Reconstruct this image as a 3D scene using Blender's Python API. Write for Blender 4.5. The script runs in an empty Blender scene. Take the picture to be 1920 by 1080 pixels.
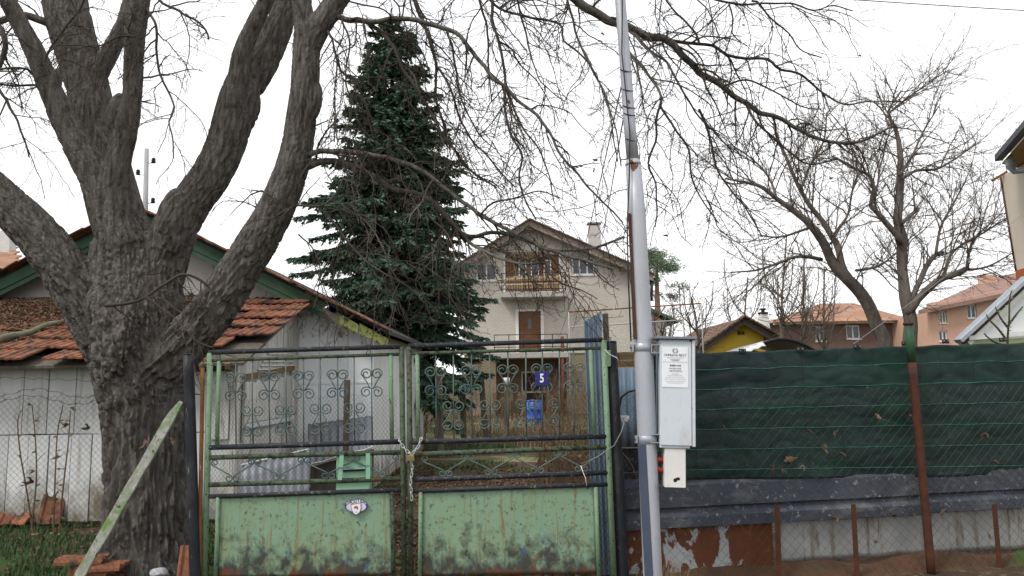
import bpy, bmesh, math, random
import numpy as np
from mathutils import Vector as V, Matrix, noise as mnoise
R = math.radians
sc = bpy.context.scene
# ------------------------------------------------------------------ camera
CAM = V((0, 0, 1.6)); FPX = 1400.0
cd = bpy.data.cameras.new('camera'); cam = bpy.data.objects.new('camera', cd)
sc.collection.objects.link(cam); sc.camera = cam
cd.sensor_width = 36; cd.lens = 36 * FPX / 1920; cd.clip_end = 2000; cd.clip_start = 0.05
CR = Matrix.Rotation(R(97.0), 3, 'X') @ Matrix.Rotation(R(-0.86), 3, 'Z')
cam.matrix_world = Matrix.Translation(CAM) @ CR.to_4x4()
# ------------------------------------------------------------------ sky, sun, exposure (bright overcast)
SUN_EL, SUN_AZ = 50.0, -128.0            # azimuth measured from the view direction, negative to the left
w = bpy.data.worlds.new('World'); sc.world = w; w.use_nodes = True
nt = w.node_tree; bg = nt.nodes['Background']; bg.inputs['Strength'].default_value = 0.10
sky = nt.nodes.new('ShaderNodeTexSky'); sky.sky_type = 'NISHITA'; sky.sun_disc = False
sky.sun_elevation = R(SUN_EL); sky.sun_rotation = R(SUN_AZ); sky.dust_density = 4; sky.air_density = 1.5
tc = nt.nodes.new('ShaderNodeTexCoord'); mp = nt.nodes.new('ShaderNodeMapping'); mp.inputs['Scale'].default_value = (1, 1, 2.6)
nz = nt.nodes.new('ShaderNodeTexNoise'); nz.inputs['Scale'].default_value = 1.7; nz.inputs['Detail'].default_value = 6
rp = nt.nodes.new('ShaderNodeValToRGB'); rp.color_ramp.elements[0].position = 0.36; rp.color_ramp.elements[0].color = (7.9, 8.15, 8.5, 1)
rp.color_ramp.elements[1].position = 0.56; rp.color_ramp.elements[1].color = (9.6, 9.65, 9.75, 1)
mx = nt.nodes.new('ShaderNodeMix'); mx.data_type = 'RGBA'; mx.inputs['Factor'].default_value = 0.94
L = nt.links.new
L(tc.outputs['Generated'], mp.inputs['Vector']); L(mp.outputs[0], nz.inputs['Vector']); L(nz.outputs[0], rp.inputs[0])
L(sky.outputs[0], mx.inputs['A']); L(rp.outputs[0], mx.inputs['B']); L(mx.outputs['Result'], bg.inputs['Color'])
sd = bpy.data.lights.new('sun', 'SUN'); sd.energy = 1.5; sd.angle = R(14); sd.color = (1, .97, .93)
so = bpy.data.objects.new('sun', sd); sc.collection.objects.link(so)
a_, e_ = R(SUN_AZ), R(SUN_EL)
so.rotation_euler = (-V((math.sin(a_) * math.cos(e_), math.cos(a_) * math.cos(e_), math.sin(e_)))).to_track_quat('-Z', 'Y').to_euler()
so.location = (0, 0, 30)
sc.view_settings.view_transform = 'Standard'; sc.view_settings.look = 'None'
sc.view_settings.exposure = 0.6; sc.view_settings.gamma = 1.0; sc.view_settings.use_curve_mapping = False
sc.render.engine = 'CYCLES'; sc.cycles.use_denoising = True; sc.cycles.max_bounces = 6
sc.cycles.transparent_max_bounces = 8
# ------------------------------------------------------------------ helpers
def ray(px, py):
    return CR @ V(((px - 960) / FPX, (540 - py) / FPX, -1))
def P(px, py, Y):                 # the point at depth Y along a pixel's direction
    d = ray(px, py); return CAM + d * (Y / d.y)
def G(px, py, z=0.0):             # where a pixel's direction meets the ground
    d = ray(px, py); return CAM + d * ((z - CAM.z) / d.z)
def PL(px, py, p0, n):
    d = ray(px, py); return CAM + d * ((p0 - CAM).dot(n) / d.dot(n))
def M2(Y): return Y / FPX         # metres per pixel at depth Y
rnd = random.Random(7)
def U(a, b): return rnd.uniform(a, b)
def link(o): sc.collection.objects.link(o); return o
def thing(name, label, cat, loc=(0, 0, 0), group=None):
    o = link(bpy.data.objects.new(name, None)); o.location = loc; o.empty_display_size = .1
    return tag(o, label, cat, group)
def tag(o, label, cat=None, group=None, kind=None):
    if label: o['label'] = label
    if cat: o['category'] = cat
    if group: o['group'] = group
    if kind or cat: o['kind'] = kind or 'thing'
    return o
class MB:
    def __init__(s): s.v = []; s.f = []; s.sm = []
    def add(s, vs, fs, smooth=False):
        n = len(s.v); s.v.extend(tuple(v) for v in vs)
        s.f.extend(tuple(i + n for i in f) for f in fs); s.sm.extend([smooth] * len(fs)); return s
    def box(s, c, size, rot=None):
        c = V(c); h = V(size) / 2; vs = []
        for x in (-1, 1):
            for y in (-1, 1):
                for z in (-1, 1):
                    p = V((x * h.x, y * h.y, z * h.z)); vs.append(c + (rot @ p if rot else p))
        return s.add(vs, [(0, 1, 3, 2), (4, 6, 7, 5), (0, 4, 5, 1), (2, 3, 7, 6), (0, 2, 6, 4), (1, 5, 7, 3)])
    def bx(s, x0, x1, y0, y1, z0, z1): return s.box(((x0 + x1) / 2, (y0 + y1) / 2, (z0 + z1) / 2), (abs(x1 - x0), abs(y1 - y0), abs(z1 - z0)))
    def bar(s, p, q, wd, hd, up=V((0, 1, 0))):       # rectangular bar: wd across, hd along 'up'
        p, q = V(p), V(q); d = (q - p).normalized(); a = d.cross(up).normalized(); b = a.cross(d).normalized()
        vs = []
        for e in (p, q):
            for i, j in ((-1, -1), (1, -1), (1, 1), (-1, 1)): vs.append(e + a * (wd / 2 * i) + b * (hd / 2 * j))
        return s.add(vs, [(3, 2, 1, 0), (4, 5, 6, 7), (0, 1, 5, 4), (1, 2, 6, 5), (2, 3, 7, 6), (3, 0, 4, 7)])
    def tube(s, pts, r, n=8, cap=True):
        pts = [V(p) for p in pts]; k = len(pts); rs = r if isinstance(r, (list, tuple)) else [r] * k
        t = (pts[1] - pts[0]).normalized(); a = t.orthogonal().normalized(); vs = []
        for i, p in enumerate(pts):
            if 0 < i < k - 1: t = pts[i + 1] - pts[i - 1]
            elif i: t = pts[i] - pts[i - 1]
            t = t.normalized() if t.length > 1e-9 else V((0, 0, 1))
            a = a - t * a.dot(t); a = a.normalized() if a.length > 1e-6 else t.orthogonal().normalized()
            b = t.cross(a)
            for j in range(n):
                c_ = 2 * math.pi * j / n; vs.append(p + (a * math.cos(c_) + b * math.sin(c_)) * rs[i])
        fs = [(i * n + j, i * n + (j + 1) % n, (i + 1) * n + (j + 1) % n, (i + 1) * n + j) for i in range(k - 1) for j in range(n)]
        s.add(vs, fs, n > 4)
        if cap:
            m = len(s.v) - len(vs); s.f.append(tuple(range(m + n - 1, m - 1, -1))); s.f.append(tuple(range(m + (k - 1) * n, m + k * n))); s.sm += [False, False]
        return s
    def prism(s, poly, off):
        n = len(poly); off = V(off); vs = [V(p) for p in poly] + [V(p) + off for p in poly]
        return s.add(vs, [tuple(range(n)), tuple(range(2 * n - 1, n - 1, -1))] + [(i, i + n, (i + 1) % n + n, (i + 1) % n) for i in range(n)])
    def sheet(s, fn, nu, nv, smooth=True):
        vs = [fn(i / nu, j / nv) for j in range(nv + 1) for i in range(nu + 1)]; q = nu + 1
        return s.add(vs, [(j * q + i, j * q + i + 1, (j + 1) * q + i + 1, (j + 1) * q + i) for j in range(nv) for i in range(nu)], smooth)
    def lathe(s, c, prof, n=24):
        c = V(c); vs = [c + V((r * math.cos(2 * math.pi * j / n), r * math.sin(2 * math.pi * j / n), z)) for r, z in prof for j in range(n)]
        k = len(prof); s.add(vs, [(i * n + j, i * n + (j + 1) % n, (i + 1) * n + (j + 1) % n, (i + 1) * n + j) for i in range(k - 1) for j in range(n)], True)
        m = len(s.v) - len(vs); s.f += [tuple(range(m + n - 1, m - 1, -1)), tuple(range(m + (k - 1) * n, m + k * n))]; s.sm += [False, False]; return s
    def mesh(s, name, mat, off=V((0, 0, 0)), fix=True):
        me = bpy.data.meshes.new(name); arr = np.array(s.v, dtype=np.float64) - np.array(off)
        me.from_pydata(arr.tolist(), [], s.f)
        me.polygons.foreach_set('use_smooth', np.array(s.sm, dtype=bool))
        if mat: me.materials.append(mat)
        if fix and len(s.f) < 40000:
            b = bmesh.new(); b.from_mesh(me); bmesh.ops.recalc_face_normals(b, faces=b.faces); b.to_mesh(me); b.free()
        me.update(); return me
    def build(s, name, mat, parent=None, bevel=0, fix=True, solid=0):
        if parent:
            off = V(parent.location)
            if parent.parent: off = off + parent.parent.location
        else:
            a = np.array(s.v); off = V(((a[:, 0].min() + a[:, 0].max()) / 2, (a[:, 1].min() + a[:, 1].max()) / 2, a[:, 2].min()))
        o = link(bpy.data.objects.new(name, s.mesh(name, mat, off, fix)))
        if parent: o.parent = parent
        else: o.location = off
        if solid: m = o.modifiers.new('s', 'SOLIDIFY'); m.thickness = solid; m.offset = 0
        if bevel: m = o.modifiers.new('b', 'BEVEL'); m.width = bevel; m.segments = 1; m.limit_method = 'ANGLE'
        return o
def inst(me, name, loc, rot=None, parent=None, scale=(1, 1, 1)):
    o = link(bpy.data.objects.new(name, me)); o.scale = scale
    if parent: o.parent = parent; loc = V(loc) - parent.location
    o.location = loc
    if rot is not None: o.rotation_euler = rot.to_euler() if isinstance(rot, Matrix) else rot
    return o
def one(name, mb, mat, label, cat, group=None, kind=None, **k):
    return tag(mb.build(name, mat, **k), label, cat, group, kind)
# ------------------------------------------------------------------ materials
MATS = {}
def mat(name, base, base2=None, s=6, st=(1, 1, 1), rough=.8, metal=0, bump=0, bs=40, bst=None, layers=(), rv=0, spec=.3, detail=5, coat=0):
    """layered weathered surface: two base tones in noise, then patches (c, s, st, lo, hi, [z0, z1]) over it, grain as bump"""
    if name in MATS: return MATS[name]
    m = bpy.data.materials.new(name); m.use_nodes = True; t = m.node_tree; N = t.nodes; l = t.links.new; b = N['Principled BSDF']
    b.inputs['Roughness'].default_value = rough; b.inputs['Metallic'].default_value = metal; b.inputs['Specular IOR Level'].default_value = spec
    tcn = N.new('ShaderNodeTexCoord'); oi = N.new('ShaderNodeObjectInfo')
    ad = N.new('ShaderNodeVectorMath'); ad.operation = 'MULTIPLY_ADD'
    l(oi.outputs['Random'], ad.inputs[0]); ad.inputs[1].default_value = (37, 53, 71) if rv else (0, 0, 0); l(tcn.outputs['Object'], ad.inputs[2])
    def noise(sc_, st_, det=detail, dist=0):
        mpn = N.new('ShaderNodeMapping'); mpn.inputs['Scale'].default_value = st_; l(ad.outputs[0], mpn.inputs['Vector'])
        n = N.new('ShaderNodeTexNoise'); n.inputs['Scale'].default_value = sc_; n.inputs['Detail'].default_value = det
        n.inputs['Roughness'].default_value = .62; n.inputs['Distortion'].default_value = dist; l(mpn.outputs[0], n.inputs['Vector']); return n.outputs[0]
    def ramp(src, lo, hi):
        r = N.new('ShaderNodeMapRange'); r.clamp = True; r.inputs[1].default_value = lo; r.inputs[2].default_value = hi; l(src, r.inputs[0]); return r.outputs[0]
    def mixc(f, a, bb):
        x = N.new('ShaderNodeMix'); x.data_type = 'RGBA'; l(f, x.inputs['Factor'])
        for k, c in (('A', a), ('B', bb)):
            if isinstance(c, tuple): x.inputs[k].default_value = (*c, 1)
            else: l(c, x.inputs[k])
        return x.outputs['Result']
    base2 = base2 or tuple(c * .72 for c in base)
    col = mixc(ramp(noise(s, st), .32, .68), base, base2)
    for i, ly in enumerate(layers):
        c, s_, st_, lo, hi = ly[:5]; src = noise(s_, st_, 6, .4)
        if len(ly) > 5:
            g = N.new('ShaderNodeNewGeometry'); sx = N.new('ShaderNodeSeparateXYZ'); l(g.outputs['Position'], sx.inputs[0])
            gr = ramp(sx.outputs[2], ly[5], ly[6]); mm = N.new('ShaderNodeMath'); mm.operation = 'MULTIPLY_ADD'
            l(gr, mm.inputs[0]); mm.inputs[1].default_value = ly[7] if len(ly) > 7 else .35; l(src, mm.inputs[2]); src = mm.outputs[0]
        col = mixc(ramp(src, lo, hi), col, c)
    if rv:
        h = N.new('ShaderNodeHueSaturation'); r = N.new('ShaderNodeMapRange'); r.inputs[3].default_value = 1 - rv; r.inputs[4].default_value = 1 + rv
        l(oi.outputs['Random'], r.inputs[0]); l(r.outputs[0], h.inputs['Value']); l(col, h.inputs['Color']); col = h.outputs[0]
    l(col, b.inputs['Base Color'])
    if bump:
        bn = N.new('ShaderNodeBump'); bn.inputs['Strength'].default_value = 1; bn.inputs['Distance'].default_value = bump
        l(noise(bs, bst or st, 4), bn.inputs['Height']); l(bn.outputs[0], b.inputs['Normal'])
    if coat: b.inputs['Coat Weight'].default_value = coat
    MATS[name] = m; return m
def plain(name, c, rough=.6, metal=0, spec=.4):
    return mat(name, c, tuple(x * .86 for x in c), s=9, rough=rough, metal=metal, spec=spec)
RUST = (.13, .045, .015); RUST2 = (.22, .09, .025); DARK = (.02, .02, .018)
m_bark = mat('walnut_bark', (.17, .157, .143), (.046, .039, .034), s=26, st=(1, 1, .15), rough=.95, bump=.010, bs=60, bst=(1, 1, .22), spec=.1,
             layers=[((.18, .165, .15), 30, (1, 1, .3), .60, .74), ((.09, .095, .045), 3, (1, 1, .6), .64, .82)])
m_twig = mat('walnut_twig', (.075, .06, .05), (.038, .03, .025), s=6, rough=.9, spec=.2, layers=[((.17, .155, .135), 1.3, (1, 1, 1), .55, .68), ((.10, .11, .03), 2.1, (1, 1, 1), .66, .75)])
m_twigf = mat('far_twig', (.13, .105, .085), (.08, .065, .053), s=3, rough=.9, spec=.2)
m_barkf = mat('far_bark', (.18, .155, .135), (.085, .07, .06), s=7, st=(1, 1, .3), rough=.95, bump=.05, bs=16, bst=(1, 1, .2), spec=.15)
m_dark = mat('dark_paint', (.012, .014, .022), (.022, .024, .03), s=5, rough=.6, bump=.0008, bs=90, layers=[((.13, .17, .11), 45, (1, 1, 1), .60, .64), ((.07, .035, .02), 14, (1, 1, 1), .60, .70)])
m_black = mat('black_post_paint', (.010, .011, .016), (.018, .020, .028), s=4, rough=.55, bump=.001, bs=60, layers=[((.12, .17, .16), 12, (1, 1, .25), .63, .66), (RUST, 30, (1, 1, 1), .62, .68), ((.05, .05, .052), 6, (1, 1, .4), .5, .7)])
m_gt = mat('green_tube_paint', (.135, .215, .13), (.18, .27, .17), s=14, rough=.6, bump=.001, bs=120,
           layers=[((.02, .03, .025), 60, (1, 1, .7), .60, .64), (RUST, 12, (1, 1, .4), .60, .70)])
m_gt2 = mat('mossy_tube_paint', (.075, .11, .06), (.045, .06, .038), s=22, rough=.75, bump=.001, bs=120, layers=[(DARK, 34, (1, 1, 1), .50, .58), (RUST, 9, (1, 1, .5), .58, .70)])
m_scroll = mat('scroll_paint', (.07, .105, .09), (.12, .15, .13), s=12, rough=.6, layers=[((.05, .09, .11), 6, (1, 1, 1), .5, .6), ((.05, .045, .03), 30, (1, 1, 1), .58, .64)])
m_panel = mat('peeling_green_panel', (.185, .30, .215), (.20, .295, .18), s=2.2, rough=.6, bump=.0015, bs=60, spec=.35, layers=[
    ((.215, .255, .125), 6.0, (2, 1, .3), .54, .72), ((.20, .115, .04), 9, (3, 1, .20), .56, .70), ((.10, .085, .05), 40, (1, 1, .8), .56, .68),
    ((.07, .13, .19), 6, (1.8, 1, 1.0), .88, .93, .64, .28, .32), ((.045, .048, .038), 8, (1.4, 1, 1.1), .66, .90, .60, .12, .42),
    ((.12, .045, .022), 9, (1.4, 1, .8), .80, .90, .46, .12, .32), ((.10, .035, .018), 6.0, (2.2, 1, .8), .72, .74), ((.03, .035, .028), 90, (1, 1, 1), .66, .69)])
m_board_moss = mat('mossy_board', (.20, .20, .17), (.38, .38, .35), s=26, st=(1, 1, .7), rough=.9, bump=.004, bs=70,
                   layers=[((.13, .21, .06), 7, (1, 1, 1), .46, .62), ((.03, .04, .02), 30, (1, 1, .7), .60, .66)])
m_rustpole = mat('rusty_pipe', (.26, .11, .03), (.12, .045, .02), s=14, st=(1, 1, .4), rough=.85, bump=.001, layers=[((.5, .48, .42), 9, (1, 1, .4), .62, .66)])
m_ruststake = mat('rusty_angle_iron', (.085, .028, .014), (.045, .017, .010), s=10, rough=.85, bump=.001)
m_wire = plain('wire_dark', (.035, .032, .03), .6, .3)
m_wirel = plain('galvanised_wire', (.22, .22, .21), .5, .6)
WHT = (.70, .71, .70)
m_plank = mat('whitewashed_plank', (.66, .67, .66), (.56, .57, .57), s=3, st=(1, 1, .35), rough=.85, rv=.08, bump=.003, bs=30, bst=(1, 1, .1), layers=[
    ((.36, .34, .30), 8, (3, 3, .25), .60, .72), ((.17, .145, .105), 4, (1, 1, .6), .66, .98, .80, .1, .45), ((.33, .31, .27), 5, (4, 4, .25), .55, .75), ((.10, .09, .075), 30, (1, 1, .2), .70, .75)])
m_plankw = mat('weathered_plank', (.60, .59, .57), (.44, .42, .39), s=6, st=(3, 3, .3), rough=.9, rv=.14, bump=.004, bs=50, bst=(1, 1, .06), layers=[
    ((.62, .62, .60), 5, (2, 2, .3), .55, .65), ((.14, .11, .085), 9, (3, 3, .25), .57, .70)])
m_plankb = mat('bright_white_panel', (.88, .90, .92), (.83, .85, .87), s=2, rough=.7, rv=.03, bump=.002, bs=20, bst=(1, 1, .1), layers=[((.26, .24, .19), 12, (1, 1, .6), .82, .98, 1.9, 2.35, .34)])
m_wood = mat('grey_wood', (.15, .125, .10), (.08, .065, .05), s=7, st=(3, 3, .2), rough=.9, rv=.1, bump=.004, bs=50, bst=(1, 1, .06))
m_woodr = mat('rotten_wood', (.22, .15, .08), (.11, .075, .045), s=7, st=(.3, 2, 2), rough=.95, rv=.15, bump=.006, bs=40, bst=(.1, 1, 1))
m_tile = mat('clay_tile', (.27, .105, .05), (.16, .06, .034), s=9, rough=.85, rv=.38, bump=.003, bs=50, layers=[((.045, .036, .028), 5, (1, 1, 1), .47, .62), ((.25, .19, .14), 22, (1, 1, 1), .62, .70)])
m_tilef = mat('far_clay_tile', (.34, .19, .125), (.26, .145, .095), s=2, rough=.85, rv=.15, layers=[((.2, .09, .05), 9, (1, 1, 1), .58, .7)])
m_greenb = mat('green_bargeboard', (.045, .10, .055), (.03, .065, .04), s=5, st=(1, 1, 1), rough=.75, bump=.002, bs=40, layers=[((.09, .075, .05), 9, (1, 1, 1), .63, .70)])
m_yelb = mat('mossy_yellow_bargeboard', (.30, .33, .10), (.22, .25, .08), s=6, rough=.9, layers=[((.025, .025, .015), 14, (1, 1, 1), .52, .60)])
m_gsheet = mat('grey_metal_sheet', (.27, .28, .31), (.20, .21, .235), s=4, rough=.55, metal=.35, rv=.06, layers=[((.5, .51, .52), 7, (1, 1, 1), .62, .72), ((.16, .13, .10), 10, (1, 1, .4), .66, .74)])
m_edge = plain('white_sheet_edge', (.72, .72, .70), .7)
m_bsheet = mat('blue_grey_sheet', (.26, .34, .42), (.20, .27, .34), s=3, rough=.5, metal=.3, rv=.04, layers=[((.4, .42, .42), 8, (1, 1, .3), .64, .75)])
# ================================================================== ground
def gz(x, y): return .035 * mnoise.noise(V((x * .5, y * .5, 1))) + .02 * mnoise.noise(V((x * 2, y * 2, 5))) - .02
xs = np.concatenate([np.array([-600, -300, -120, -60, -30, -18]), np.arange(-12, 12.01, .35), np.array([18, 30, 60, 120, 300, 600])])
ys = np.concatenate([np.array([-200, -60, -20, -6]), np.arange(0, 20, .35), np.arange(20, 44, 2), np.array([60, 100, 200, 400, 900])])
gm = MB(); gm.add([(x, y, gz(x, y)) for y in ys for x in xs], [(j * len(xs) + i, j * len(xs) + i + 1, (j + 1) * len(xs) + i + 1, (j + 1) * len(xs) + i) for j in range(len(ys) - 1) for i in range(len(xs) - 1)], True)
m_ground = mat('garden_soil', (.075, .052, .036), (.045, .032, .023), s=2.2, rough=1, bump=.03, bs=9, spec=.1, layers=[
    ((.14, .095, .065), 14, (1, 1, 1), .54, .62), ((.035, .07, .018), .55, (1, 1, 1), .50, .58), ((.19, .17, .085), .42, (1, 1, 1), .58, .66)])
g = gm.build('ground', m_ground, fix=False); g['kind'] = 'structure'; g['label'] = 'brown garden soil with moss and dry grass patches'
# ================================================================== gate
GY = 5.9
def gp(px, py, off=0): return P(px, py, GY + off)
pxm = M2(GY)
def spiral(cx, cy, r, a_end, turns, cw, n=22):
    out = []
    for k in range(n + 1):
        t = k / n; a = a_end - cw * turns * 2 * math.pi * (1 - t); q = r * min(1, .28 + .95 * t)
        out.append((cx + q * math.cos(a), cy + q * math.sin(a)))
    return out
def motif(cx, y0, y1, flip, r, sides=(1, -1)):
    out = []
    for sgn in sides:
        top = spiral(r, r, r, 0.0, 1.45, 1)                       # ends on the outer side heading down
        bot = spiral(r, (y1 - y0) - r, r, math.radians(215), 1.45, -1)[::-1]
        pts = top + [(r * 1.05, (y1 - y0) * .42)] + bot
        out.append([(cx + sgn * (x + .6), (y1 - y if flip else y0 + y)) for x, y in pts])
    return out
def gate_leaf(name, label, tubes, bars, ups, lows, band, panel, hinge):
    t = thing(name, label, 'gate', gp(*hinge))
    for nm, a, b, r, m in tubes:
        MB().tube([gp(*a), gp((a[0] + b[0]) / 2 + U(-.6, .6), (a[1] + b[1]) / 2 + U(-.6, .6)), gp(*b)], r * pxm, 10).build(nm, m, t)
    for (x, y0, y1, y2) in bars:
        MB().tube([gp(x, y0, .003), gp(x + U(-.5, .8), (y0 + y1) / 2, .003), gp(x + U(.5, 2), y1, .003)], 1.35 * pxm, 6).build('bar', m_scroll, t)
    for (cx, y0, y1, fl, sides) in ups + lows:
        for rod in motif(cx, y0, y1, fl, (9.6 if y1 - y0 < 90 else 10), sides):
            MB().tube([gp(x, y, -.012 + .004 * math.sin(i)) for i, (x, y) in enumerate(rod)], 1.25 * pxm, 6).build('scroll', m_scroll, t)
    for rod in band:
        MB().tube([gp(x, y, -.004) for x, y in rod], 1.3 * pxm, 6).build('scroll', m_scroll, t)
    (a, b, c, d) = panel
    def pf(u, v):
        x = (a[0] * (1 - u) + b[0] * u) * (1 - v) + (d[0] * (1 - u) + c[0] * u) * v
        y = (a[1] * (1 - u) + b[1] * u) * (1 - v) + (d[1] * (1 - u) + c[1] * u) * v
        wv = .006 * mnoise.noise(V((u * 5, v * 1.2, 3 + a[0]))) + .003 * mnoise.noise(V((u * 14, v * 5, 9)))
        return gp(x, y, .012 + wv)
    MB().sheet(pf, 40, 20).build('panel', m_panel, t, solid=.002)
    return t
def wave(xs_top, xs_bot, yt, yb, sl, x_first, r=6.2):
    """the horizontal scroll band: pairs of curls at the top and bottom rail joined by slanting rods"""
    rods = []; nodes = sorted([(x, 1) for x in xs_top] + [(x, 0) for x in xs_bot])
    for (xa, ta), (xb, tb) in zip(nodes[:-1], nodes[1:]):
        def yy(x, top): return (yt if top else yb) + sl * (x - x_first)
        ca = (xa + r + 1, yy(xa, ta) + (r if ta else -r)); cb = (xb - r - 1, yy(xb, tb) + (r if tb else -r))
        sa = spiral(ca[0], ca[1], r, math.radians(200 if not ta else 160), 1.3, 1 if not ta else -1)
        sb = spiral(cb[0], cb[1], r, math.radians(-20 if not tb else 20), 1.3, -1 if not tb else 1)[::-1]
        sa = spiral(ca[0], ca[1], r, math.radians(250 if not ta else 110), 1.25, 1 if not ta else -1)
        sb = spiral(cb[0], cb[1], r, math.radians(290 if not tb else 70), 1.25, -1 if not tb else 1)[::-1]
        rods.append(sa + sb)
    return rods
lt = [('top_rail', (391, 661), (753, 650), 4.6, m_dark), ('stile', (394, 662), (383, 1088), 5.5, m_gt), ('stile', (753, 650), (758, 1088), 5, m_gt2),
      ('rail', (396, 676), (750, 664), 3.3, m_gt2), ('upright', (411, 677), (407, 838), 4, m_gt), ('upright', (733, 666), (735, 832), 4, m_gt),
      ('rail', (393, 839), (752, 828), 4.8, m_dark), ('rail', (393, 858), (752, 848), 4.5, m_gt2), ('rail', (392, 909), (752, 897), 4.5, m_gt2),
      ('rail', (392, 931), (752, 919), 4.0, m_dark), ('upright', (409, 932), (404, 1088), 4, m_gt), ('upright', (735, 922), (738, 1088), 4, m_gt2)]
def ly(x): return -.031 * (x - 390)
lb = [(x, 676 + ly(x), 837 + ly(x), 0) for x in (442, 473, 505, 536, 569, 601, 633, 664, 697)]
lu = [(x, 701 + ly(x), 754 + ly(x), False, (1, -1)) for x in (442, 505, 569, 633, 697)]
ll = [(x, 763 + ly(x), 820 + ly(x), True, (1, -1)) for x in (473, 536, 601, 664)]
lbd = wave([396, 477, 570, 662, 748], [436, 524, 616, 710], 862, 904, -.03, 392)
gl = gate_leaf('gate_leaf', 'green peeling gate leaf holding the letter box, next to the leaning board', lt, lb, lu, ll, lbd,
               [(407, 934), (735, 924), (738, 1079), (404, 1084)], (384, 1090))
rt = [('top_rail', (766, 649), (1130, 637), 4.6, m_dark), ('stile', (767, 650), (771, 1088), 5, m_gt2), ('stile', (1132, 638), (1151, 1088), 5.5, m_gt),
      ('rail', (768, 663), (1126, 653), 3.3, m_gt2), ('upright', (782, 665), (784, 828), 4, m_gt), ('upright', (1107, 656), (1115, 822), 4, m_gt),
      ('rail', (770, 829), (1138, 818), 4.8, m_dark), ('rail', (770, 852), (1138, 838), 4.5, m_gt2), ('rail', (770, 900), (1140, 886), 4.5, m_dark),
      ('rail', (770, 921), (1141, 908), 4.0, m_dark), ('upright', (789, 922), (787, 1088), 4, m_gt), ('upright', (1117, 913), (1123, 1088), 4, m_gt)]
def ry(x): return -.03 * (x - 770)
rb = [(x, 663 + ry(x), 829 + ry(x), 0) for x in (817, 850, 884, 918, 952, 986, 1017, 1049, 1075)]
ru = [(x, 690 + ry(x), 744 + ry(x), False, (1, -1)) for x in (817, 884, 952, 1016, 1077)]
rl = [(x, 754 + ry(x), 808 + ry(x), True, (1, -1)) for x in (850, 919, 987)] + [(1049, 754 + ry(1049), 808 + ry(1049), True, (-1,))]
rbd = wave([790, 877, 964, 1050, 1130], [836, 921, 1008, 1090], 855, 896, -.035, 770)
gr_ = gate_leaf('gate_leaf', 'green peeling gate leaf wearing the blue number plate', rt, rb, ru, rl, rbd,
                [(790, 924), (1117, 914), (1123, 1076), (787, 1081)], (1151, 1090))
m_hinge = m_gt2
MB().box(gp(1141, 672, .0), (8 * pxm, .03, 30 * pxm)).build('hinge', m_gt, gr_, bevel=.003)
# letter box
t = thing('letter_box', 'pale green letter box with black slot and flaking paint, fixed in the gate', 'letter box', gp(664, 926, .05))
m_lb = mat('letter_box_paint', (.23, .42, .28), (.20, .37, .25), s=4, rough=.55, layers=[((.10, .12, .14), 5, (.4, 1, 2.2), .56, .59)])
MB().box(gp(664, 890, .055), (62 * pxm, .09, 74 * pxm)).build('body', m_lb, t, bevel=.004)
MB().bar(gp(641, 852, -.022), gp(637, 900, -.022), 8 * pxm, .004).build('strap', m_lb, t)
MB().bar(gp(690, 850, -.022), gp(690, 898, -.022), 8 * pxm, .004).build('strap', m_lb, t)
MB().bar(gp(644, 882, -.006), gp(683, 880, -.006), 5 * pxm, .016).build('slot', plain('black_void', (.004, .004, .004), .9), t)
MB().prism([gp(642, 879, .008), gp(685, 877, .008), gp(685, 879, -.02), gp(642, 881, -.02)], (0, 0, .006)).build('slot_hood', m_lb, t)
# text helper
def text_mesh(name, body, size, mtl, offset=0.0, depth=.001, space=1.0):
    c = bpy.data.curves.new(name, 'FONT'); c.body = body; c.size = size; c.align_x = 'CENTER'; c.align_y = 'CENTER'; c.extrude = depth; c.offset = offset; c.space_character = space
    o = bpy.data.objects.new(name, c); me = bpy.data.meshes.new_from_object(o); bpy.data.objects.remove(o)
    me.materials.clear(); me.materials.append(mtl); me.name = name; return me
UP = Matrix.Rotation(R(90), 3, 'X')
def tilt(a): return Matrix.Rotation(R(a), 3, 'Y') @ UP
# number plate 5
m_blue = mat('blue_enamel', (.006, .012, .16), (.005, .010, .12), s=5, rough=.25, spec=.5); m_white = plain('white_enamel', (.82, .82, .82), .35)
c = gp(1016, 710, -.022); t = thing('number_plate', 'small blue enamel house number plate reading 5', 'sign', c)
MB().box(c, (25.5 * pxm, .004, 26 * pxm)).build('plate', m_blue, t, bevel=.0015)
inst(text_mesh('digit', '5', .085, m_white, .0022), 'digit', c + V((0, -.004, .001)), UP, t, (.82, 1.1, 1))
for dx in (-1, 1): MB().tube([c + V((dx * .047, -.004, 0)), c + V((dx * .047, -.0015, 0))], .003, 8).build('screw', m_wirel, t)
# guard company badge
c = gp(668, 945, -.008); t = thing('alarm_badge', 'white shield over a blue oval security sticker on gate panel', 'badge', c)
el = [c + V((21 * pxm * math.cos(i * math.pi / 18), 0, -3 * pxm + 12 * pxm * math.sin(i * math.pi / 18))) for i in range(36)]
MB().prism(el, (0, .001, 0)).build('oval', plain('badge_blue', (.03, .05, .25), .4), t)
el2 = [c + V((18 * pxm * math.cos(i * math.pi / 18), -.0012, -5 * pxm + 9 * pxm * math.sin(i * math.pi / 18))) for i in range(36)]
MB().prism(el2, (0, .001, 0)).build('oval_field', plain('badge_pale', (.62, .58, .68), .5), t)
sh = [(-10.5, 8), (8, 11), (9.5, -8), (7, -15), (1, -20), (-5, -17), (-9, -9)]
MB().prism([c + V((x * pxm, -.006, z * pxm)) for x, z in sh], (0, .004, 0)).build('shield_border', plain('badge_grey', (.12, .12, .2), .5), t)
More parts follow.
